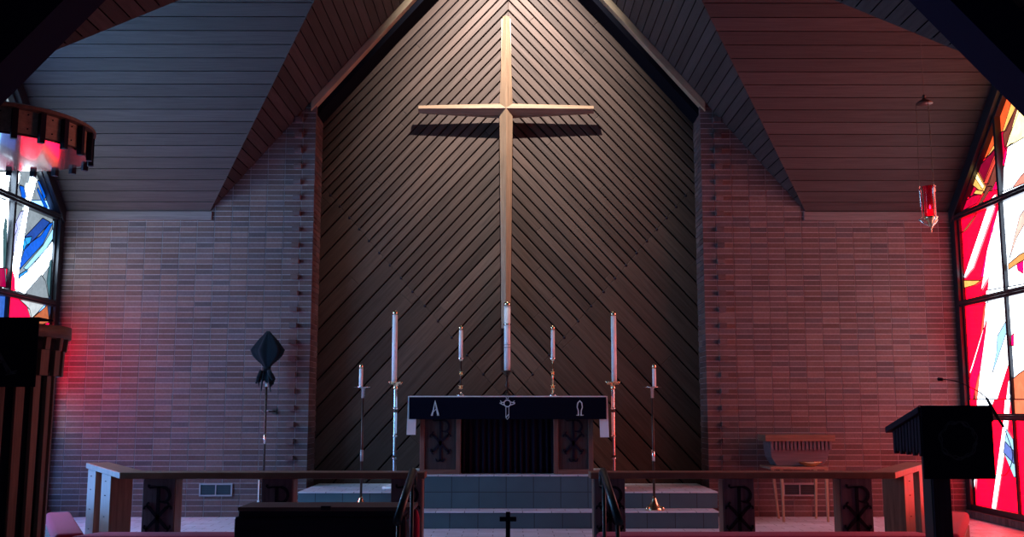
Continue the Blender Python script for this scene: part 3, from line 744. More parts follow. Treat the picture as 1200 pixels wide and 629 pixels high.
# ------------------------------------------------------------------ altar
YA = 11.36
def altar():
    x0, x1 = P(495, 552, YA).x, P(693, 552, YA).x; zt = P(595, 464, YA - .1).z; cx = (x0 + x1) / 2; yb = YA + .62
    t = thing('altar', (cx, YA + .3, ZP), 'walnut altar with two framed chi rho panels and a dark curtained centre', 'altar')
    mb = MB(); mb.box((x0 - .12, YA - .09, zt - .05), (x1 + .12, yb + .06, zt - .012), M['altar']); mb.build('tabletop', t, bevel=.004)
    zlo = ZP
    for a, b in ((P(493, 0, YA).x, 0), (0, 0)): pass
    def frame(xa, xb):
        mb = MB(); f = .052; y = YA; zh = zt - .05
        mb.box((xa, y, zlo), (xa + f, y + .06, zh), M['altar']); mb.box((xb - f, y, zlo), (xb, y + .06, zh), M['altar'])
        mb.box((xa + f, y, zlo), (xb - f, y + .06, zlo + .05), M['altar']); mb.box((xa + f, y, zh - .05), (xb - f, y + .06, zh), M['altar'])
        pf = mb.build('panel_frame', t, bevel=.004)
        mb = MB(); mb.box((xa + f - .002, y + .02, zlo + .048), (xb - f + .002, y + .05, zh - .048), M['altarpan']); p = mb.build('front_panel', t)
        mb = MB(); chirho(mb, ((xa + xb) / 2, y + .0195, P(0, 541, y).z), P(0, 490, y).z - P(0, 541, y).z, M['iron'], .012); mb.build('chi_rho_emblem', p)
        mb = MB(); s = xa if xa < 0 else xb - .04; mb.box((s, y + .06, zlo), (s + .04, yb, zh), M['altarpan']); mb.build('side_panel', t, bevel=.003)
    frame(P(492, 530, YA).x, P(540, 530, YA).x); frame(P(649, 530, YA).x, P(695.5, 530, YA).x)
    # curtain
    mb = MB(); n = 120; xa, xb = P(538, 530, YA).x, P(651, 530, YA).x; pts = []
    for i in range(n + 1):
        u = i / n; pts.append((xa + (xb - xa) * u, YA + .10 + .02 * sin(u * 2 * pi * 15 + .8 * sin(u * 20)) ))
    vs = []; fs = []
    rows = 8
    for j in range(rows + 1):
        zz = zlo + .005 + (zt - .06 - zlo) * j / rows; k = 1.2 - .6 * j / rows
        for (x, y) in pts: vs.append((x, YA + .10 + (y - YA - .10) * k, zz))
    for j in range(rows):
        for i in range(n): a = j * (n + 1) + i; fs.append((a, a + 1, a + n + 2, a + n + 1))
    mb.add(vs, fs, M['curtain'], smooth=True); cu = mb.build('curtain', t); so = cu.modifiers.new('s', 'SOLIDIFY'); so.thickness = .006
    mb = MB(); mb.box((x0 + .02, yb - .04, zlo), (x1 - .02, yb, zt - .05), M['altarpan']); mb.build('back_panel', t)
    # linen and frontlet
    xl, xrt = P(478.5, 470, YA - .1).x, P(712, 470, YA - .1).x; zb = P(595, 491, YA - .12).z; yf = YA - .125
    mb = MB()
    mb.box((xl, yf + .012, zt - .011), (xrt, yb + .08, zt), M['linen'])
    for xa, xb, side in ((xl, xl + .012, 478), (xrt - .012, xrt, 712)):
        zz = P(595, 509 if side == 478 else 512, YA).z
        q = 1 if side == 478 else -1
        # hanging end with a slight outward flare
        a = xl if q > 0 else xrt
        poly = [Vector((a, yf + .012, zt)), Vector((a - q * .012, yf + .012, zz)), Vector((a + q * .0, yf + .012, zz)), Vector((a + q * .010, yf + .012, zt))]
        mb.prism(poly, (0, yb - yf + .05, 0), M['linen'])
        poly = [Vector((a, yf + .013, zt)), Vector((a - q * .012, yf + .013, zz)), Vector((a + q * .085, yf + .02, zz - .0)), Vector((a + q * .095, yf + .02, zt))]
        mb.prism(poly, (0, .006, 0), M['linen'])
    mb.box((xl, yf + .002, zt - .010), (xrt, yf + .012, zt), M['linen'])
    ln = mb.build('altar_linen', bevel=.001, origin=(cx, YA + .2, zt)); tag(ln, 'white altar linen with both ends hanging down under the black frontlet', 'altar cloth')
    mb = MB(); mb.box((xl + .014, yf - .004, zb), (xrt - .016, yf + .0015, zt - .0105), M['cloth']); mb.box((xl + .014, yf - .004, zt - .0105), (xrt - .016, yf + .0015, zt + .0015), M['linen']); mb.box((xl + .014, yf - .004, zt + .0005), (xrt - .016, yb, zt + .0025), M['linen'])
    fl = mb.build('altar_frontlet', bevel=.003, origin=(cx, yf, zt)); tag(fl, 'black altar frontlet with silver alpha, omega and crowned cross', 'altar cloth')
    yy = yf - .004; O = P(594.5, 491, yy)
    def st(name, strokes, label):
        mb = MB()
        for pts, w in strokes:
            q = [tuple(P(a, b, yy).xz) for a, b in pts]
            mb.ribbon(q, [x * .75 for x in w] if isinstance(w, list) else w * .8, (0, yy + .001, 0), (1, 0, 0), (0, 0, 1), (0, -1, 0), .006, M['stitch'])
        o = mb.build(name, fl); o['label'] = label
    st('letter_alpha', [([(506.2, 486.5), (508, 480), (510, 469.5)], [.026, .016, .008]), ([(510, 469), (511.5, 477), (513.6, 486.5)], [.008, .02, .03]), ([(507.5, 483), (511.8, 478.5)], .009), ([(505, 486.5), (507.5, 486.5)], .01), ([(512, 486.5), (515, 486.5)], .01)], 'silver letter alpha')
    st('letter_omega', [([(675.5, 486.3), (678, 486.5), (677.8, 481), (676.5, 477), (677.2, 472), (679.5, 469.5), (681.8, 472), (682.6, 477), (681.2, 481), (681.0, 486.5), (684, 486.3)], [.01, .022, .016, .014, .018, .02, .018, .014, .016, .022, .01])], 'silver letter omega')
    ring = [(594.6 + 3.9 * cos(R(a)), 472.5 + 3.9 * sin(R(a))) for a in range(0, 361, 24)]
    st('crowned_cross_emblem', [(ring, .014), ([(592.8, 464.5), (594.6, 463.8), (596.4, 464.5), (595.4, 467), (593.8, 467), (592.8, 464.5)], .007),
        ([(585.5, 472.5), (590.6, 471)], .012), ([(585.5, 472), (590.6, 474.5)], .012), ([(603.7, 472), (598.6, 471)], .012), ([(603.7, 472.5), (598.6, 474.5)], .012), ([(603, 469.3), (601.5, 471)], .009), ([(586.3, 469.3), (588, 471)], .009),
        ([(592.9, 476.8), (592.9, 489), (594.6, 491.2), (596.4, 489), (596.4, 476.8)], .008), ([(592.9, 489), (596.6, 485)], .012)], 'silver cross with crown of thorns')
    return zt
ZA = altar() + .0025

# ------------------------------------------------------------------ candles and stands
def candle(name, px, ytop, ybot, Y, r, label, group=None, z0=None):
    a = P(px, ybot, Y); b = P(px, ytop, Y); 
    if z0 is not None: a.z = z0
    h = b.z - a.z
    t = thing(name, a, label, 'candle', group)
    mb = MB(); mb.lathe([(r, 0), (r, h - .05)], a, M['wax'], 16); mb.build('wax_body', t)
    mb = MB(); mb.lathe([(r * 1.12, h - .055), (r * 1.12, h - .02), (r * .7, h - .006), (r * .25, h - .002), (.004, h)], a, M['brass'], 16)
    mb.tube([a + Vector((0, 0, h - .003)), a + Vector((0, 0, h + .008))], .003, M['iron']); mb.build('candle_cap', t)
    return t, a
# two altar candlesticks
for px, w in ((540, 'left'), (648, 'right')):
    Y = YA + .25; base = P(px, 462, Y); base.z = ZA + .001; top = P(px, 419, Y).z
    H = top - base.z
    t = thing('altar_candlestick', base, 'slim brass candlestick with crown knops on the %s half of the altar' % w, 'candlestick', 'altar candlesticks')
    mb = MB(); mb.lathe([(.045, 0), (.045, .012), (.034, .022), (.028, .035), (.012, .05)], base, M['silver']); mb.build('base', t)
    mb = MB(); mb.lathe([(.011, .045), (.009, H - .03)], base, M['bronze'] if w == 'left' else M['brass'], 12); mb.build('stem', t)
    for f in (.24, .60):
        mb = MB(); mb.lathe([(.008, f * H - .03), (.026, f * H - .012), (.012, f * H), (.03, f * H + .016), (.01, f * H + .024)], base, M['brass'], 8, smooth=False); mb.build('knop', t)
    mb = MB(); mb.lathe([(.01, H - .04), (.03, H - .018), (.034, H - .006), (.026, H)], base, M['silver']); mb.build('drip_pan', t)
    candle('altar_candle', px, 381, 419, Y, .022, 'short white candle in the brass stick on the %s half of the altar' % w, 'altar candles', z0=top + .001)
# centre candle on a dark stand
Y = YA + .3; base = P(594.5, 462, Y); base.z = ZA + .001; top = P(594.5, 434, Y).z; H = top - base.z
t = thing('candle_stand', base, 'dark bronze cup stand under the thick central candle on the altar', 'candle stand')
mb = MB(); mb.lathe([(.07, 0), (.07, .01), (.03, .03), (.014, .06)], base, M['bronze']); mb.build('base', t)
mb = MB(); mb.lathe([(.013, .06), (.013, .10), (.026, .125), (.018, .14), (.012, .16), (.012, H - .06)], base, M['bronze']); mb.build('stem', t)
mb = MB(); mb.lathe([(.012, H - .065), (.03, H - .045), (.05, H - .022), (.075, H - .01), (.075, H - .004), (.04, H)], base, M['bronze'])
mb.build('cup', t)
t, a = candle('christ_candle', 594.5, 353, 434, Y, .036, 'thick tall white central candle with a metal band, on the altar', z0=top + .001)
z = P(594.5, 380, Y).z
mb = MB(); mb.lathe([(.038, z - a.z - .012), (.043, z - a.z), (.038, z - a.z + .012)], a, M['silver']); mb.build('metal_band', t)
mb = MB()
for s in (404, 407): z = P(594.5, s, Y).z - a.z; mb.lathe([(.0365, z - .004), (.038, z), (.0365, z + .004)], a, M['grey'])
mb.build('wax_relief_band', t)
# tall torches behind the rail
for px, w, tt in ((462, 'left', 363.5), (720, 'right', 364.5)):
    Y = 11.68; base = P(px, 569, Y); base.z = 2 * RZ + .001; zt = P(px, 447, Y).z; H = zt - base.z
    t = thing('torch_stand', base, 'tall polished metal torch pole standing %s of the altar' % w, 'candle stand', 'tall torch stands')
    mb = MB(); mb.lathe([(.135, 0), (.135, .02), (.10, .03), (.03, .05), (.02, .08)], base, M['white']); mb.build('base', t)
    L = [(.07, .30, 'silver'), (.30, .33, 'bronze'), (.33, .52, 'silver'), (.52, .76, 'silver'), (.76, .79, 'bronze'), (.79, 1.0, 'silver')]
    mb = MB()
    for a, b, mt in L: mb.lathe([(.021, a * (H - .08)), (.021, b * (H - .08))], base, M[mt], 14, smooth=False)
    mb.build('pole', t)
    for f in (.30, .52, .80): mb = MB(); mb.lathe([(.022, f * (H - .08) - .012), (.030, f * (H - .08)), (.022, f * (H - .08) + .012)], base, M['silver'], 14); mb.build('collar', t)
    mb = MB(); mb.lathe([(.022, H - .09), (.034, H - .07), (.022, H - .06), (.03, H - .045), (.07, H - .012), (.072, H - .006), (.04, H - .02), (.03, H)], base, M['brass'])
    for k in range(8):
        a = k * pi / 4; mb.tube([base + Vector((.05 * cos(a), .05 * sin(a), H - .03)), base + Vector((.082 * cos(a), .082 * sin(a), H + .004))], [.014, .003], M['brass'], 5)
    mb.build('drip_crown', t)
    candle('torch_candle', px, tt, 447, Y, .03, 'long white candle on the tall polished torch %s of the altar' % w, 'torch candles', z0=base.z + H + .001)
# lower pavement candlesticks
for px, w in ((423, 'left'), (767, 'right')):
    Y = 11.02; base = P(px, 592, Y); base.z = RZ + .001; zt = P(px, 453, Y).z; H = zt - base.z
    t = thing('pavement_candlestick', base, 'slender dark floor candlestick with a bell foot on the %s step' % w, 'candlestick', 'pavement candlesticks')
    mb = MB(); mb.lathe([(.095, 0), (.095, .01), (.075, .03), (.045, .07), (.025, .115), (.016, .14)], base, M['brass'], 24)
    for k in range(3):
        a = k * 2 * pi / 3 + pi / 6 + pi; mb.lathe([(.02, 0), (.028, .012), (.024, .03), (.01, .04)], base + Vector((.085 * cos(a), .085 * sin(a), 0)), M['brass'], 12)
    mb.build('foot', t)
    mb = MB(); mb.lathe([(.013, .13), (.012, H - .1)], base, M['bronze'], 12); mb.build('stem', t)
    mb = MB(); zc = P(px, 533.5, Y).z - base.z; mb.lathe([(.017, zc - .06), (.017, zc + .06)], base, M['silver'] if w == 'right' else M['grey'], 14); mb.build('sleeve', t)
    mb = MB(); mb.lathe([(.02, H - .12), (.022, H - .02), (.05, H - .012), (.075, H - .006), (.075, H - .001), (.02, H)], base, M['silver'], 18)
    for s in (-1, 1): mb.tube([base + Vector((0, 0, H - .008)), base + Vector((s * .10, 0, H - .004))], [.006, .002], M['bronze'], 6)
    mb.build('drip_pan', t)
    candle('pavement_candle', px, 426, 453, Y, .02, 'short white candle on the dark floor candlestick at the %s' % w, 'pavement candles', z0=base.z + H + .001)

# ------------------------------------------------------------------ communion rails
YR0 = 8.5; YRb = 8.73
def rail(side):
    sg = -1 if side == 'left' else 1
    zt = P(300, 553.3, YR0).z; zb = P(300, 561, YR0).z
    xc = abs(P(141, 554, YR0).x); xe = abs(P(498, 554, YR0).x) if sg < 0 else abs(P(692, 554, YR0).x)
    t = thing('communion_rail', (sg * 2.0, 8.6, 0), '%s half of the wooden communion rail with chi rho panels and a splayed end' % side, 'altar rail', 'communion rails')
    # wing
    oc = Vector((xc, YR0)); oe = Vector((4.06, 10.03)); d = (oe - oc).normalized(); n = Vector((-d.y, d.x))   # n points inward (toward centre, back)
    wdt = YRb - YR0 + .0
    ic = oc + Vector((-.0, 0))
    # inner corner: intersect inner wing line with back line y=YRb
    q = oc + n * .21; tt = (YRb - q.y) / d.y; inn = q + d * tt
    ie = oe + n * .21
    mb = MB()
    def pr(pts2): return [Vector((sg * p[0], p[1], zb)) for p in pts2]
    mb.prism(pr([(xe, YR0), (xc, YR0), (inn.x, YRb), (xe, YRb)]), (0, 0, zt - zb), M['rail'], gc2=[Vector((p[0], p[1], 0)) for p in [(xe, YR0), (xc, YR0), (inn.x, YRb), (xe, YRb)]])
    w4 = [(oc.x, oc.y), (oe.x, oe.y), (ie.x, ie.y), (inn.x, inn.y)]
    mb.prism(pr(w4), (0, 0, zt - zb), M['rail'], gc2=[Vector((p[1], p[0], 0)) for p in w4])
    mb.build('rail_top', t, bevel=.006)
    for (a, b) in ((167, 204), (306, 342), (458, 494)):
        xa, xb = sorted((sg * -P(a, 600, YR0 + .02).x, sg * -P(b, 600, YR0 + .02).x))
        mb = MB(); mb.box((xa, YR0 + .02, 0.001), (xb, YR0 + .215, zb - .0005), M['raildark']); p = mb.build('rail_panel', t, bevel=.003)
        cx = (xa + xb) / 2; h = .46; mb = MB(); chirho(mb, (cx, YR0 + .0195, zb - .045 - h), h, M['iron'], .010); mb.build('chi_rho_emblem', p)
        mb = MB(); s = xb if sg < 0 else xa - .006; mb.box((s, YR0 + .03, .01), (s + .006, YR0 + .205, zb - .01), M['rail']); mb.build('panel_edge', p)
    for (t0, t1) in ((.27, .53), (.72, .97)):
        a0 = oc + (oe - oc) * t0 + n * .015; a1 = oc + (oe - oc) * t1 + n * .015
        b1 = a1 + n * .18; b0 = a0 + n * .18
        mb = MB(); mb.prism([Vector((sg * p.x, p.y, .001)) for p in (a0, a1, b1, b0)], (0, 0, zb - .0015), M['rail']); p = mb.build('wing_panel', t, bevel=.003)
        for z in (.12, .3, .48, zb - .06):
            mb = MB(); m_ = a0 + (a1 - a0) * .5 - n * .002; mb.lathe([(.008, -.003), (.008, .003)], Vector((sg * m_.x, m_.y, z)), M['iron'], 8); mb.build('nail', p)
rail('left'); rail('right')

# ------------------------------------------------------------------ kneelers
def cushion(name, poly, z0, zc, z1, label):
    t = thing(name, (sum(p[0] for p in poly) / len(poly), sum(p[1] for p in poly) / len(poly), 0), label, 'kneeler', 'upholstered kneelers')
    mb = MB(); c = Vector((sum(p[0] for p in poly) / len(poly), sum(p[1] for p in poly) / len(poly)))
    inner = [c + (Vector(p) - c) * .97 for p in poly]
    mb.prism([Vector((p[0], p[1], z0)) for p in inner], (0, 0, zc - z0), M['kbase']); mb.build('kneeler_base', t, bevel=.005)
    mb = MB(); mb.prism([Vector((p[0], p[1], zc + .0005)) for p in poly], (0, 0, z1 - zc), M['pink']); o = mb.build('cushion', t)
    b = o.modifiers.new('b', 'BEVEL'); b.width = .035; b.segments = 4
    for f in o.data.polygons: f.use_smooth = True
    return t
zk = P(300, 622.5, 8.33).z
for sg, w in ((-1, 'left'), (1, 'right')):
    cushion('kneeler', [(sg * .70, 8.02), (sg * 3.20, 8.02), (sg * 3.36, 8.02), (sg * 3.24, 8.34), (sg * .70, 8.34)], .001, zk - .11, zk, 'long crimson kneeler running along the front of the %s communion rail' % w)
    oc = Vector((3.50, 8.12)); oe = Vector((4.32, 9.80)); d = (oe - oc).normalized(); n = Vector((-d.y, d.x))
    q = [oc, oe, oe + n * .22, oc + n * .22]
    cushion('kneeler', [(sg * (p.x + .0), p.y) for p in q], .001, zk - .11, zk + .005, 'short angled crimson kneeler beside the splayed %s end of the rail' % w)

# ------------------------------------------------------------------ dark bench with its top, small red cushion on its right
Yb = 7.45
a = P(279, 594, Yb); b = P(484.5, 594, Yb); zt = a.z
t = thing('chancel_bench', ((a.x + b.x) / 2, Yb + .2, 0), 'low dark wooden bench with a thin top board, in front of the left kneeler', 'bench')
mb = MB(); mb.box((a.x, Yb, zt - .028), (b.x, Yb + .40, zt), M['benchtop']); mb.build('top_board', t, bevel=.005)
mb = MB(); c = P(274, 610, Yb).x; dd = P(473, 610, Yb).x
mb.box((c + .03, Yb + .03, zt - .075), (dd, Yb + .37, zt - .0285), M['bench']); mb.build('apron', t)
mb = MB(); mb.box((c, Yb + .01, 0.001), (dd + .02, Yb + .39, zt - .065), M['bench']); o = mb.build('bench_body', t, bevel=.025)
h = P(382, 594, Yb); mb = MB(); mb.box((h.x - .035, Yb - .006, zt - .02), (h.x + .035, Yb + .02, zt + .008), M['iron']); mb.build('hinge', t, bevel=.002)
r0 = P(483.5, 599, Yb - .02); mb = MB()
mb.lathe([(.02, 0), (.028, .02), (.03, .1), (.028, r0.z - .06), (.018, r0.z - .02), (.006, r0.z)], Vector((r0.x + .012, Yb + .12, .001)), M['pink'], 14)
mb.lathe([(.05, 0), (.055, .02), (.05, .05), (.03, .06)], Vector((r0.x + .03, Yb + .12, .001)), M['pink'], 14)
o = mb.build('bolster', origin=(r0.x, Yb + .12, 0)); tag(o, 'narrow red upholstered bolster standing at the right end of the dark bench', 'cushion')

# ------------------------------------------------------------------ handrails on the steps
for sg, w in ((-1, 'left'), (1, 'right')):
    X = sg * .63; z0 = .80
    p0 = P(595.5 - 110, 553, 6.75); x0 = sg * abs(p0.x)
    def pt(px, py):
        u, dy, dz = ray(px, py); s = abs(x0) / abs(u); return Vector((x0, dy * s, EYE + dz * s))
    top = pt(484, 552); low = pt(460, 629)
    d = (low - top).normalized()
    end = top + d * ((top.y - 5.75) / -d.y)
    t = thing('handrail', (x0, 6.3, -.3), 'dark metal step handrail left of centre, sloping down toward the nave' if sg < 0 else 'dark metal step handrail right of centre, sloping down toward the nave', 'handrail', 'step handrails')
    mb = MB(); curl = [top + Vector((0, .05, -.09)), top + Vector((0, .075, -.05)), top + Vector((0, .055, -.012)), top + Vector((0, .0, .0))]
    mb.tube(curl + [top + d * .3, end], .024, M['steel'], 12); mb.build('grip_rail', t)
    for f, zf in ((.04, -.169), (.93, -.509)):
        q = top + (end - top) * f; zf = -.169 if 6.6 <= q.y < 7 else (-.339 if q.y >= 6.2 else -.509)
        if q.y >= 7: zf = .001
        mb = MB(); mb.tube([Vector((x0 , q.y, zf)), Vector((x0, q.y, q.z))], .012, M['steel'], 8); mb.lathe([(.035, 0), (.035, .008), (.014, .012)], Vector((x0, q.y, zf)), M['steel'], 14); mb.build('post', t)

# ------------------------------------------------------------------ small standing cross on a little table at the head of the aisle
Yc = 5.6; b = P(595.5, 641, Yc)
t = thing('side_table', (b.x, Yc, -.51), 'small dark wooden table under the standing cross, at the foot of the steps', 'table')
mb = MB(); mb.box((b.x - .24, Yc - .18, b.z - .03), (b.x + .24, Yc + .18, b.z), M['bench']); mb.build('tabletop', t, bevel=.005)
for sx in (-1, 1):
    for sy in (-1, 1):
        mb = MB(); mb.box((b.x + sx * .2 - .02, Yc + sy * .14 - .02, -.509), (b.x + sx * .2 + .02, Yc + sy * .14 + .02, b.z - .031), M['bench']); mb.build('leg', t, bevel=.003)
t = thing('standing_cross', (b.x, Yc, b.z), 'small dark metal cross on a stepped base at the bottom centre', 'cross')
s = Yc / 1200
mb = MB()
mb.box((b.x - .012, Yc - .01, b.z + .045), (b.x + .012, Yc + .01, P(596, 599.5, Yc).z), M['iron'])
za = P(596, 608, Yc).z; mb.box((b.x - .045, Yc - .009, za - .012), (b.x + .045, Yc + .009, za + .012), M['iron'])
mb.build('cross_figure', t, bevel=.003)
mb = MB(); mb.box((b.x - .05, Yc - .035, b.z + .001), (b.x + .05, Yc + .035, b.z + .02), M['brass']); mb.box((b.x - .03, Yc - .022, b.z + .02), (b.x + .03, Yc + .022, b.z + .045), M['brass']); mb.build('stepped_base', t, bevel=.003)

# ------------------------------------------------------------------ pulpit with sounding board
PC = Vector((-3.93, 7.70)); NS = 22
def pulpit():
    zr = 1.84; Rr = .60
    t = thing('pulpit', (PC.x, PC.y, 0), 'tall round wooden pulpit of tapering vertical staves at the left edge', 'pulpit')
    mb = MB(); mb.lathe([(Rr - .10, zr - .09), (Rr, zr - .088), (Rr, zr), (Rr - .06, zr), (Rr - .07, zr - .04)], (PC.x, PC.y, 0), M['stave'], 48); mb.build('rim', t)
    zm = P(75, 440, 7.6).z; zm2 = P(80, 410, 7.6).z
    mb = MB(); mb.lathe([(.45, .002), (.45, zm), (.50, zr - .09)], (PC.x, PC.y, 0), M['stavedark'], 48); mb.build('drum', t)
    phase = R(8)
    for k in range(NS):
        a = -pi / 2 + phase + k * 2 * pi / NS; rot = Matrix.Rotation(a, 3, 'Z'); e = Vector((cos(a), sin(a), 0)); s = Vector((-sin(a), cos(a), 0))
        def board(mb, r0, z0, r1, z1, w0, w1, th, mat):
            vs = []
            for r, z, w in ((r0, z0, w0), (r1, z1, w1)):
                for dr in (0, th):
                    for q in (-1, 1): vs.append(Vector((PC.x, PC.y, z)) + e * (r + dr) + s * (q * w / 2))
            fs = [(0, 1, 3, 2), (4, 6, 7, 5), (0, 4, 5, 1), (2, 3, 7, 6), (0, 2, 6, 4), (1, 5, 7, 3)]
            mb.add(vs, fs, mat, gc=[Vector((v.z, v.x, v.y)) for v in vs], tint=rnd.uniform(.85, 1.15))
        mb = MB(); board(mb, .465, .002, .475, zm + .02, .058, .070, .03, M['stave']); mb.build('stave', t, bevel=.003)
        mb = MB(); board(mb, .52, zm - .0, .525, zm2, .085, .085, .035, M['stave']); board(mb, .545, zm2, .555, zr - .089, .05, .05, .03, M['stave']); mb.build('parapet_slat', t, bevel=.003)
    # cloth
    mb = MB(); zt = zr + .012; zb = P(20, 453, 7.0).z; yf = PC.y - Rr - .02; xa, xb = P(-52, 400, yf).x, P(45.5, 400, yf).x
    mb.box((xa, yf - .006, zb), (xb, yf + .006, zt), M['cloth']); mb.box((xa, yf - .006, zt - .008), (xb, yf + .22, zt + .004), M['cloth'])
    c = mb.build('pulpit_cloth', bevel=.003, origin=((xa + xb) / 2, yf, zt)); tag(c, 'black antependium with a dim stitched letter A hanging over the pulpit rim', 'altar cloth')
    mb = MB(); yy = yf - .006
    for pts, w in (([(-7, 405), (-1, 412), (12, 436)], [.01, .02, .03]), ([(10, 434), (14, 436.5), (21, 434)], [.02, .016, .008]), ([(8, 439), (20, 437)], .009), ([(-9, 405), (-26, 438)], .02), ([(-20, 426), (7, 424)], .012), ([(-30, 438), (-20, 438)], .012)):
        mb.ribbon([tuple(P(u, v, yy).xz) for u, v in pts], w, (0, yy + .001, 0), (1, 0, 0), (0, 0, 1), (0, -1, 0), .005, M['stitchdim'])
    o = mb.build('letter_a', c); o['label'] = 'dim blue-green stitched letter A'
    # sounding board
    Rt = .665; Yn = PC.y - Rt; zt1 = 3.41; zb1 = 3.17
    t = thing('sounding_board', (PC.x, PC.y, zb1), 'round wooden sounding board with a slatted rim hanging above the pulpit', 'sounding board')
    mb = MB(); mb.lathe([(.05, zt1 - .0), (Rt + .005, zt1), (Rt + .03, zt1 - .012), (Rt + .03, zt1 - .035), (Rt, zt1 - .04), (Rt - .02, zt1 - .04)], (PC.x, PC.y, 0), M['stave'], 64, smooth=False); mb.build('top_rim', t)
    m, nt, b_ = newmat('varnished_soffit'); b_.inputs['Base Color'].default_value = (.12, .06, .05, 1); b_.inputs['Roughness'].default_value = .12; b_.inputs['Specular IOR Level'].default_value = .9; b_.inputs['Coat Weight'].default_value = 1; b_.inputs['Coat Roughness'].default_value = .05
    mb = MB(); mb.lathe([(Rt - .02, zt1 - .04), (Rt - .02, zb1 + .03), (.01, zb1 + .03)], (PC.x, PC.y, 0), M['trim'], 64, smooth=False); mb.build('rim_band', t)
    mb = MB(); mb.lathe([(.01, zb1 + .012), (Rt - .03, zb1 + .012), (Rt - .03, zb1 + .028), (.01, zb1 + .028)], (PC.x, PC.y, 0), m, 64, smooth=False); o = mb.build('soffit', t); o['label'] = 'polished underside reflecting the coloured glass'
    for k in range(NS):
        a = -pi / 2 + R(2.6) + k * 2 * pi / NS; e = Vector((cos(a), sin(a), 0)); s = Vector((-sin(a), cos(a), 0)); o_ = Vector((PC.x, PC.y, 0))
        mb = MB(); vs = [o_ + e * r + s * q * .021 + Vector((0, 0, z)) for z in (zb1 - .025, zt1 - .042) for r in (Rt - .0195, Rt + .022) for q in (-1, 1)]
        mb.add(vs, [(0, 1, 3, 2), (4, 6, 7, 5), (0, 4, 5, 1), (2, 3, 7, 6), (0, 2, 6, 4), (1, 5, 7, 3)], M['stavedark']); mb.build('batten', t, bevel=.002)
        a2 = a + pi / NS; e = Vector((cos(a2), sin(a2), 0))
        for z in (.28, .72): mb = MB(); c_ = o_ + e * (Rt - .021) + Vector((0, 0, zb1 + (zt1 - zb1) * z)); mb.tube([c_, c_ + e * .006], .006, M['iron'], 6); mb.build('nail', t)
    mb = MB(); zc = ZE + TS * (PC.y - YF); mb.tube([(PC.x, PC.y, zt1), (PC.x, PC.y, zc + .02)], .03, M['stavedark'], 12); mb.build('hanging_rod', t)
pulpit()

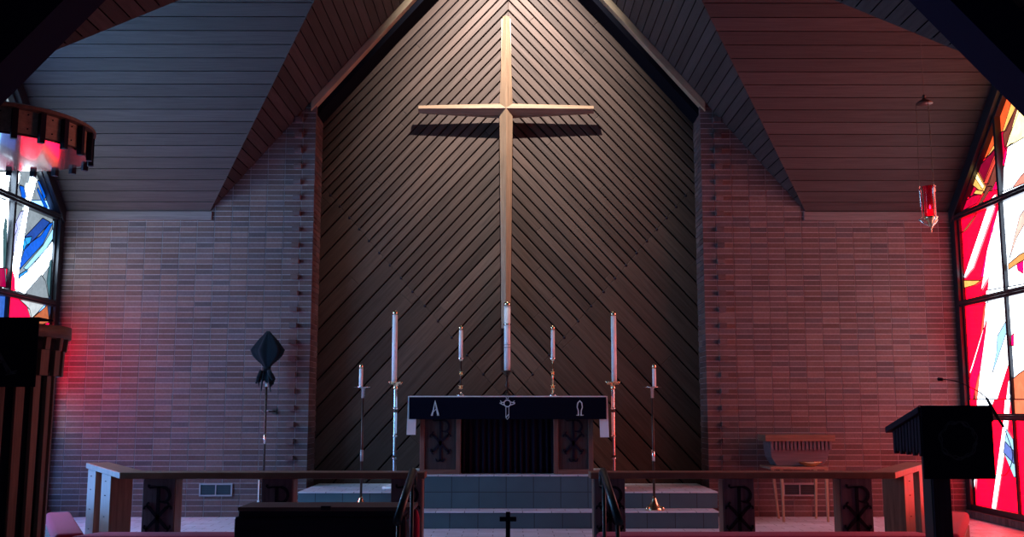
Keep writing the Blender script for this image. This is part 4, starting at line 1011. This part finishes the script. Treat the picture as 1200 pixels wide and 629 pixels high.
# ------------------------------------------------------------------ lectern on the right
def lectern():
    Y0 = 7.3; a = P(1078, 477, Y0); b = P(1160, 478.5, Y0); zt = a.z; zl = P(1036, 499, 7.94).z; Y1 = 7.9
    x0, x1 = a.x, b.x; cx = (x0 + x1) / 2
    t = thing('lectern', (cx, 7.6, 0), 'dark wooden lectern with a slatted sloping desk on a square post at the right', 'lectern')
    slope = lambda y: zt + (zl - zt) * (y - Y0) / (Y1 - Y0)
    mb = MB(); poly = [Vector((x0 - .02, Y0 - .02, slope(Y0 - .02))), Vector((x0 - .02, Y1 + .03, slope(Y1 + .03))), Vector((x0 - .02, Y1 + .03, slope(Y1 + .03) - .045)), Vector((x0 - .02, Y0 - .02, slope(Y0 - .02) - .045))]
    mb.prism(poly, (x1 - x0 + .04, 0, 0), M['stavedark']); mb.build('desk_top', t, bevel=.004)
    zb = P(1090, 533, Y0).z
    mb = MB(); mb.box((x0 + .05, Y0 + .05, zb + .08), (x1 - .05, Y1 - .05, zl - .06), M['stavedark']); mb.build('desk_box', t)
    for side in (0, 1):
        n = 9
        for k in range(n):
            y = Y0 + .03 + (Y1 - Y0 - .06) * (k + .5) / n; top = slope(y) - .045; bot = zb + .02 * (k % 2) + .0 * y; hw = .022
            x = x0 + .012 if side == 0 else x1 - .042
            mb = MB(); mb.prism([Vector((x, y - hw, top)), Vector((x, y + hw, top)), Vector((x, y + hw, bot + .02)), Vector((x, y + .012, bot - .012)), Vector((x, y - .012, bot - .012)), Vector((x, y - hw, bot + .02))], (.03, 0, 0), M['stavedark']); mb.build('side_slat', t)
    for k in range(8):
        x = x0 + .03 + (x1 - x0 - .06) * (k + .5) / 8
        mb = MB(); mb.box((x - .022, Y0 + .01, zb), (x + .022, Y0 + .04, slope(Y0) - .045), M['stavedark']); mb.build('front_slat', t)
    px0, px1 = P(1096, 600, 7.5).x, P(1117, 600, 7.5).x
    mb = MB(); mb.box((px0, 7.5, .03), (px1, 7.68, zb + .1), M['stavedark']); mb.build('post', t, bevel=.004)
    mb = MB(); mb.box((px0 - .008, 7.515, .03), (px0, 7.665, zb + .05), M['steel']); o = mb.build('post_lit_side', t)  # greenish strip: light on the post's inner side put into the colour
    mb = MB(); mb.box((px0 - .17, 7.38, .001), (px1 + .17, 7.82, .03), M['stavedark']); mb.build('foot', t, bevel=.005)
    # cloth
    yf = Y0 - .034; zc = P(1078, 561, Y0).z
    mb = MB(); mb.box((x0 - .003, yf, zc), (x1 + .003, yf + .01, zt + .012), M['cloth']); mb.box((x0 - .003, yf, zt + .006), (x1 + .003, yf + .05, zt + .013), M['cloth'])
    c = mb.build('lectern_cloth', bevel=.003, origin=(cx, yf, zt)); tag(c, 'plain black cloth with a dim stitched wreath hanging on the lectern front', 'altar cloth')
    mb = MB()
    for r, ph, sc in ((.13, 0, 7), (.118, 1.6, 9), (.125, 3.0, 8)):
        pts = [((r + .008 * sin(sc * u + ph)) * cos(u), (r + .008 * sin(sc * u + ph)) * sin(u)) for u in [2 * pi * i / 60 for i in range(61)]]
        mb.ribbon(pts, .007, (cx, yf - .0, (zt + zc) / 2 + .02), (1, 0, 0), (0, 0, 1), (0, -1, 0), .004, M['stitchdim'])
    mb.build('wreath_emblem', c)
    # gooseneck microphone clamped to the right edge
    ym = 7.42
    g = [P(1177, 500, ym), P(1166, 482, ym), P(1157, 466, ym)]
    t = thing('microphone', P(1163, 480, ym), 'slim black gooseneck microphone arching left over the lectern', 'microphone')
    mb = MB(); mb.tube(g, [.010, .014, .009], M['iron'], 8); mb.build('stem_grip', t)
    neck = [P(u, v, ym - .1 * i / 6) for i, (u, v) in enumerate(((1157, 466), (1150, 460), (1141, 455), (1130, 449.5), (1120, 446), (1112, 444.7), (1106, 444.5)))]
    mb = MB(); mb.tube(neck, .004, M['iron'], 6); mb.build('gooseneck', t)
    h = P(1103, 444.3, neck[-1].y); mb = MB(); mb.tube([neck[-1], h + Vector((.012, 0, 0)), h - Vector((.016, 0, -.001)), h - Vector((.022, 0, 0))], [.008, .013, .013, .006], M['iron'], 10); mb.build('capsule', t)
    mb = MB(); e = g[0]; mb.box((x1 + .022, ym - .02, slope(ym) - .075), (x1 + .075, ym + .02, slope(ym) - .01), M['iron']); mb.build('clamp', t, bevel=.003)
    cab = [g[0], P(1183, 515, ym), P(1188, 535, ym), P(1180, 556, ym), P(1166, 553, ym), P(1160, 545, ym)]
    # smooth the cable
    pts = []
    for i in range(len(cab) - 1):
        p0, p1, p2, p3 = cab[max(i - 1, 0)], cab[i], cab[i + 1], cab[min(i + 2, len(cab) - 1)]
        for j in range(6):
            s = j / 6; pts.append(.5 * ((2 * p1) + (p2 - p0) * s + (2 * p0 - 5 * p1 + 4 * p2 - p3) * s * s + (3 * p1 - p0 - 3 * p2 + p3) * s ** 3))
    mb = MB(); mb.tube(pts + [cab[-1]], .003, M['iron'], 6); mb.build('cable', t)
lectern()

# ------------------------------------------------------------------ sanctuary lamp
def lamp():
    Y = 9.45; c = P(1090.5, 240, Y); top = P(1084, 112, Y); zt = P(1090, 218, Y).z; zb = P(1090, 256, Y).z; zc = ZR - TS * abs(Y - YR)
    hx = c.x
    t = thing('sanctuary_lamp', (hx, Y, zb), 'red glass sanctuary lamp hanging on chains before the right stained glass', 'lamp')
    zcap = P(1085, 120, Y).z
    mb = MB(); mb.tube([(hx, Y, zcap + .07), (hx, Y, zc - .005)], .003, M['bronze'], 6); mb.build('ceiling_chain', t)
    mb = MB(); mb.lathe([(.075, zcap - .012), (.078, zcap - .004), (.05, zcap + .018), (.02, zcap + .035), (.012, zcap + .055), (.018, zcap + .065), (.006, zcap + .08)], (hx, Y, 0), M['bronze'], 20); mb.build('canopy', t)
    for k in range(3):
        a = k * 2 * pi / 3 + .6; p = Vector((hx + .072 * cos(a), Y + .072 * sin(a), zcap - .01)); q = Vector((hx + .082 * cos(a), Y + .082 * sin(a), zt)); mb = MB()
        n = 46
        for i in range(n):
            u0 = p + (q - p) * (i / n); u1 = p + (q - p) * ((i + .9) / n); w = Vector((.004, 0, 0)) if i % 2 else Vector((0, .004, 0))
            mb.tube([u0, (u0 + u1) / 2 + w, u1], .0022, M['bronze'], 4); mb.tube([u0, (u0 + u1) / 2 - w, u1], .0022, M['bronze'], 4)
        mb.build('chain', t)
        mb = MB(); r = .082; mb.tube([(hx + r * cos(a), Y + r * sin(a), zt + .01), (hx + (r + .012) * cos(a), Y + (r + .012) * sin(a), zt - .02), (hx + r * .95 * cos(a), Y + r * .95 * sin(a), zt - .045), (hx + r * .9 * cos(a), Y + r * .9 * sin(a), zb + .03), (hx + (r + .02) * cos(a), Y + (r + .02) * sin(a), zb), (hx + .05 * cos(a), Y + .05 * sin(a), zb - .045), (hx + .012 * cos(a), Y + .012 * sin(a), zb - .075)], [.006, .007, .010, .006, .009, .008, .006], M['silver'], 8)
        mb.lathe([(.004, -.014), (.014, 0), (.004, .014)], (hx + r * cos(a), Y + r * sin(a), zt - .035), M['silver'], 10)
        mb.build('bracket', t)
    mb = MB(); mb.lathe([(.05, zb + .02), (.052, zb + .06), (.052, zt - .03), (.064, zt - .0), (.060, zt), (.048, zt - .03), (.048, zb + .06), (.046, zb + .024)], (hx, Y, 0), M['ruby'], 28); mb.build('red_glass', t)
    mb = MB(); mb.lathe([(.028, zb + .015), (.028, zb + .085), (.02, zb + .09)], (hx, Y, 0), emis('lamp_candle', (1, .03, .08), 3.0), 14); mb.lathe([(.002, zb + .09), (.009, zb + .105), (.006, zb + .12), (.001, zb + .135)], (hx, Y, 0), emis('lamp_flame', (1, .45, .5), 25), 10); mb.build('burning_candle', t)
    mb = MB(); mb.lathe([(.004, zb - .13), (.007, zb - .11), (.004, zb - .10), (.012, zb - .085), (.02, zb - .06), (.03, zb - .03), (.058, zb), (.066, zb + .018), (.045, zb + .02)], (hx, Y, 0), M['brass'], 20); mb.build('cup', t)
lamp()

# ------------------------------------------------------------------ veiled processional cross with wall holder
def veiled():
    Y = 11.72; c = P(313, 410, Y); base = P(308, 600, Y); base.z = .0015; x = P(311, 500, Y).x
    t = thing('processional_cross', (x, Y, 0), 'processional cross shrouded in black cloth on a thin pole by the left wall', 'cross')
    zt = P(313, 388, Y).z; zn = P(312, 431, Y).z; zb = P(312, 447, Y).z; zm = c.z
    mb = MB(); mb.tube([(x, Y, .0015), (x, Y, zb + .1)], .013, M['bronze'], 10); mb.build('pole', t)
    mb = MB(); z1, z2 = P(309, 520, Y).z, P(309, 508, Y).z; mb.lathe([(.016, z1), (.016, z2)], (x, Y, 0), M['silver'], 12); mb.build('ferrule', t); mb = MB(); z1 = P(309, 450, Y).z; mb.lathe([(.016, z1 - .03), (.016, z1 + .02)], (x, Y, 0), M['white'], 12); mb.build('ferrule', t)
    # veil: squashed, folded diamond
    prof = [(.02, zt), (.05, zt - .035), (.11, zt - .10), (.165, zt - .17), (.198, zm - .0), (.175, zm - .06), (.12, zm - .12), (.065, zn + .04), (.035, zn), (.045, zn - .03), (.075, zn - .07), (.10, zn - .13), (.09, zb - .0)]
    n = 64; vs = []; fs = []
    for j, (r, z) in enumerate(prof):
        for i in range(n):
            a = 2 * pi * i / n; dx = cos(a); fold = 1 + (.12 if j > 1 else .03) * cos(7 * a + .5 * j * .2) + .05 * sin(13 * a)
            sag = .0 if j < 4 else .0
            edge = 1.0 if j < 12 else 1 + .1 * sin(5 * a)
            vs.append((x + r * dx * (1 if abs(dx) > .8 else fold), Y - .0 + r * .42 * sin(a) * fold, z + (.04 * sin(3 * a + 1) + .03 * sin(5 * a) if j == 12 else 0)))
    for j in range(len(prof) - 1):
        for i in range(n): i2 = (i + 1) % n; fs.append((j * n + i, j * n + i2, (j + 1) * n + i2, (j + 1) * n + i))
    fs.append(tuple(range(n)))
    mb = MB(); mb.add(vs, fs, M['veil'], smooth=True)
    # ragged tails
    for px, yb, w in ((300.5, 449, .05), (306.5, 458, .022), (317.5, 459, .022), (320, 445, .05)):
        a = P(px + (312 - px) * .55, 434, Y - .03); b = P(px, yb, Y - .03); mb.tube([a, (a + b) / 2 + Vector((0, -.015, 0)), b], [w * .5, w * .45, w * .25], M['veil'], 8)
    mb.build('veil', t)
    mb = MB(); mb.lathe([(.042, zn - .012), (.046, zn), (.042, zn + .012)], (x, Y, 0), M['veil'], 16); mb.build('tie_cord', t)
    z = P(309, 482, Y).z
    t = thing('pole_bracket', (x, YW - .01, z), 'small metal wall bracket gripping the pole of the veiled cross', 'bracket')
    mb = MB(); mb.box((x + .02, YW - .03, z - .03), (x + .07, YW - .011, z + .03), M['bronze']); mb.build('wall_plate', t)
    mb = MB(); mb.tube([(x + .045, YW - .03, z), (x + .03, Y + .1, z), (x + .02, Y + .03, z)], .009, M['bronze'], 8)
    for s in (-1, 1): mb.tube([(x + s * .02, Y + .04, z), (x + s * .032, Y, z), (x + s * .02, Y - .03, z + .008), (x + s * .045, Y - .04, z + .012)], .006, M['grey'], 6)
    mb.build('clasp', t)
veiled()

# ------------------------------------------------------------------ wall vents, cord
for sg, w in ((-1, 'left'), (1, 'right')):
    a = P(235, 566, YW); b = P(273, 581, YW); x0, x1 = sorted((sg * abs(a.x), sg * abs(b.x))); z0, z1 = b.z, a.z
    t = thing('wall_vent', ((x0 + x1) / 2, YW - .012, z0), 'low two pane metal vent in the %s brick wall near the floor' % w, 'vent', 'wall vents')
    yv = YW - .030; f = .016; mb = MB()
    mb.box((x0, yv, z0), (x1, YW - .0105, z0 + f), M['grey']); mb.box((x0, yv, z1 - f), (x1, YW - .0105, z1), M['grey'])
    mb.box((x0, yv, z0 + f), (x0 + f, YW - .0105, z1 - f), M['grey']); mb.box((x1 - f, yv, z0 + f), (x1, YW - .0105, z1 - f), M['grey'])
    mb.box(((x0 + x1) / 2 - .006, yv, z0 + f), ((x0 + x1) / 2 + .006, YW - .0105, z1 - f), M['grey']); mb.build('frame', t)
    mb = MB(); mb.box((x0 + f, yv + .012, z0 + f), (x1 - f, YW - .0105, z1 - f), M['ventdark'])
    for k in range(5):
        z = z0 + f + (z1 - z0 - 2 * f) * (k + .5) / 5; mb.box((x0 + f, yv + .004, z - .004), (x1 - f, yv + .012, z + .001), M['ventdark'])
    mb.build('louvre', t)
a = P(304, 562, YW - .02); b = P(303, 587, YW - .02)
mb = MB(); mb.tube([(a.x, YW - .018, a.z), (a.x, YW - .018, b.z + .01), (a.x - .004, YW - .018, b.z)], .008, M['white'], 8); mb.box((a.x - .014, YW - .026, b.z - .012), (a.x + .010, YW - .0105, b.z + .012), M['white'])
o = mb.build('cord', origin=(a.x, YW - .02, b.z)); tag(o, 'short white cord running down the left brick wall below the veiled cross', 'cord')

# ------------------------------------------------------------------ credence table with hood cabinet and bowl
def credence():
    Yt = 11.42; a = P(903, 547, Yt); b = P(971, 547, Yt); zt = a.z; x0, x1 = a.x, b.x
    t = thing('credence_table', ((x0 + x1) / 2, 11.6, 0), 'narrow credence table with pale slender legs by the right brick wall', 'table')
    mb = MB(); mb.box((x0, Yt, zt - .028), (x1, 11.9, zt), M['rail'], tint=1.6); mb.build('tabletop', t, bevel=.004)
    for px, py, yy, pxt in ((919, 608, 11.45, 916.5), (913, 605, 11.8, 906), (971, 608, 11.45, 969), (957, 605, 11.8, 956.5)):
        f = PZ(px, py, .0015); f.y = yy; f.x = P(px, py, yy).x; q = P(pxt, 560, yy); q.z = zt - .029
        mb = MB(); w = .016
        vs = [f + Vector((i * w * .7, j * w * .7, 0)) for i in (-1, 1) for j in (-1, 1)] + [q + Vector((i * w, j * w, 0)) for i in (-1, 1) for j in (-1, 1)]
        mb.add(vs, [(0, 2, 3, 1), (4, 5, 7, 6), (0, 1, 5, 4), (2, 6, 7, 3), (0, 4, 6, 2), (1, 3, 7, 5)], M['trim']); mb.build('leg', t, bevel=.002)
    # hood cabinet standing at the back of the table
    Yh = 11.56; ztop = P(940, 509.5, Yh).z; X = lambda px: P(px, 520, Yh).x
    t = thing('offering_cabinet', ((x0 + x1) / 2, 11.75, zt), 'dark wooden cabinet with a slatted valance and bowed sides on the credence table', 'cabinet')
    z7 = P(940, 517, Yh).z; z8 = P(940, 527, Yh).z; z9 = zt + .003
    mb = MB(); mb.box((X(897), Yh - .02, z7), (X(979), 11.9, ztop), M['rail']); mb.build('top_shelf', t, bevel=.005)
    mb = MB(); n = 16
    for k in range(n):
        u = X(903) + (X(976) - X(903)) * (k + .5) / n; mb.box((u - .014, Yh + .0, z8), (u + .014, Yh + .02, z7 - .0005), M['raildark'])
    mb.build('valance_slats', t, bevel=.002)
    mb = MB(); prof = [(X(903), z7 - .001), (X(903.5), z8), (X(905), (z8 + z9) / 2), (X(911), z9), (X(965), z9), (X(971), (z8 + z9) / 2), (X(974), z8), (X(975), z7 - .001)]
    mb.prism([Vector((u, Yh + .03, z)) for u, z in prof], (0, .3, 0), M['raildark']); mb.build('cabinet_body', t, bevel=.004)
    c = P(950, 545, Yt + .07); c.z = zt + .001
    mb = MB(); mb.lathe([(.05, 0), (.055, .006), (.10, .025), (.135, .05), (.138, .053), (.132, .052), (.095, .03), (.04, .012)], c, M['brass'], 32, sy=.55)
    o = mb.build('offering_bowl', origin=c); tag(o, 'shallow shiny brass bowl on the credence table, before the cabinet', 'bowl')
credence()

# ------------------------------------------------------------------ light
wd = bpy.data.worlds.new('world'); bpy.context.scene.world = wd; wd.use_nodes = True
bg = wd.node_tree.nodes['Background']; bg.inputs[0].default_value = (.16, .42, 1.0, 1); bg.inputs[1].default_value = .15
def spot(loc, tgt, e, size, col, ang, blend, name):
    l = bpy.data.lights.new(name, 'SPOT'); l.energy = e; l.shadow_soft_size = size; l.color = col; l.spot_size = R(ang); l.spot_blend = blend
    o = bpy.data.objects.new(name, l); C.objects.link(o); o.location = loc
    o.rotation_euler = (Vector(tgt) - Vector(loc)).to_track_quat('-Z', 'Y').to_euler(); return o
spot((0, 10.5, 7.42), (0, 12.5, 5.45), 2600, .03, (1.0, .98, .93), 74, 1.0, 'ridge_spotlight')

cam = bpy.data.cameras.new('camera'); co = bpy.data.objects.new('camera', cam); C.objects.link(co)
cam.sensor_width = 36; cam.lens = 36; co.location = (0, 0, EYE)
co.rotation_euler = (pi / 2 + PITCH, 0, -atan(4.5 / 1200) / cos(PITCH)); cam.clip_end = 100
sc = bpy.context.scene; sc.camera = co
sc.view_settings.view_transform = 'Standard'; sc.view_settings.look = 'None'; sc.view_settings.exposure = .1; sc.view_settings.gamma = 1; sc.view_settings.use_curve_mapping = False
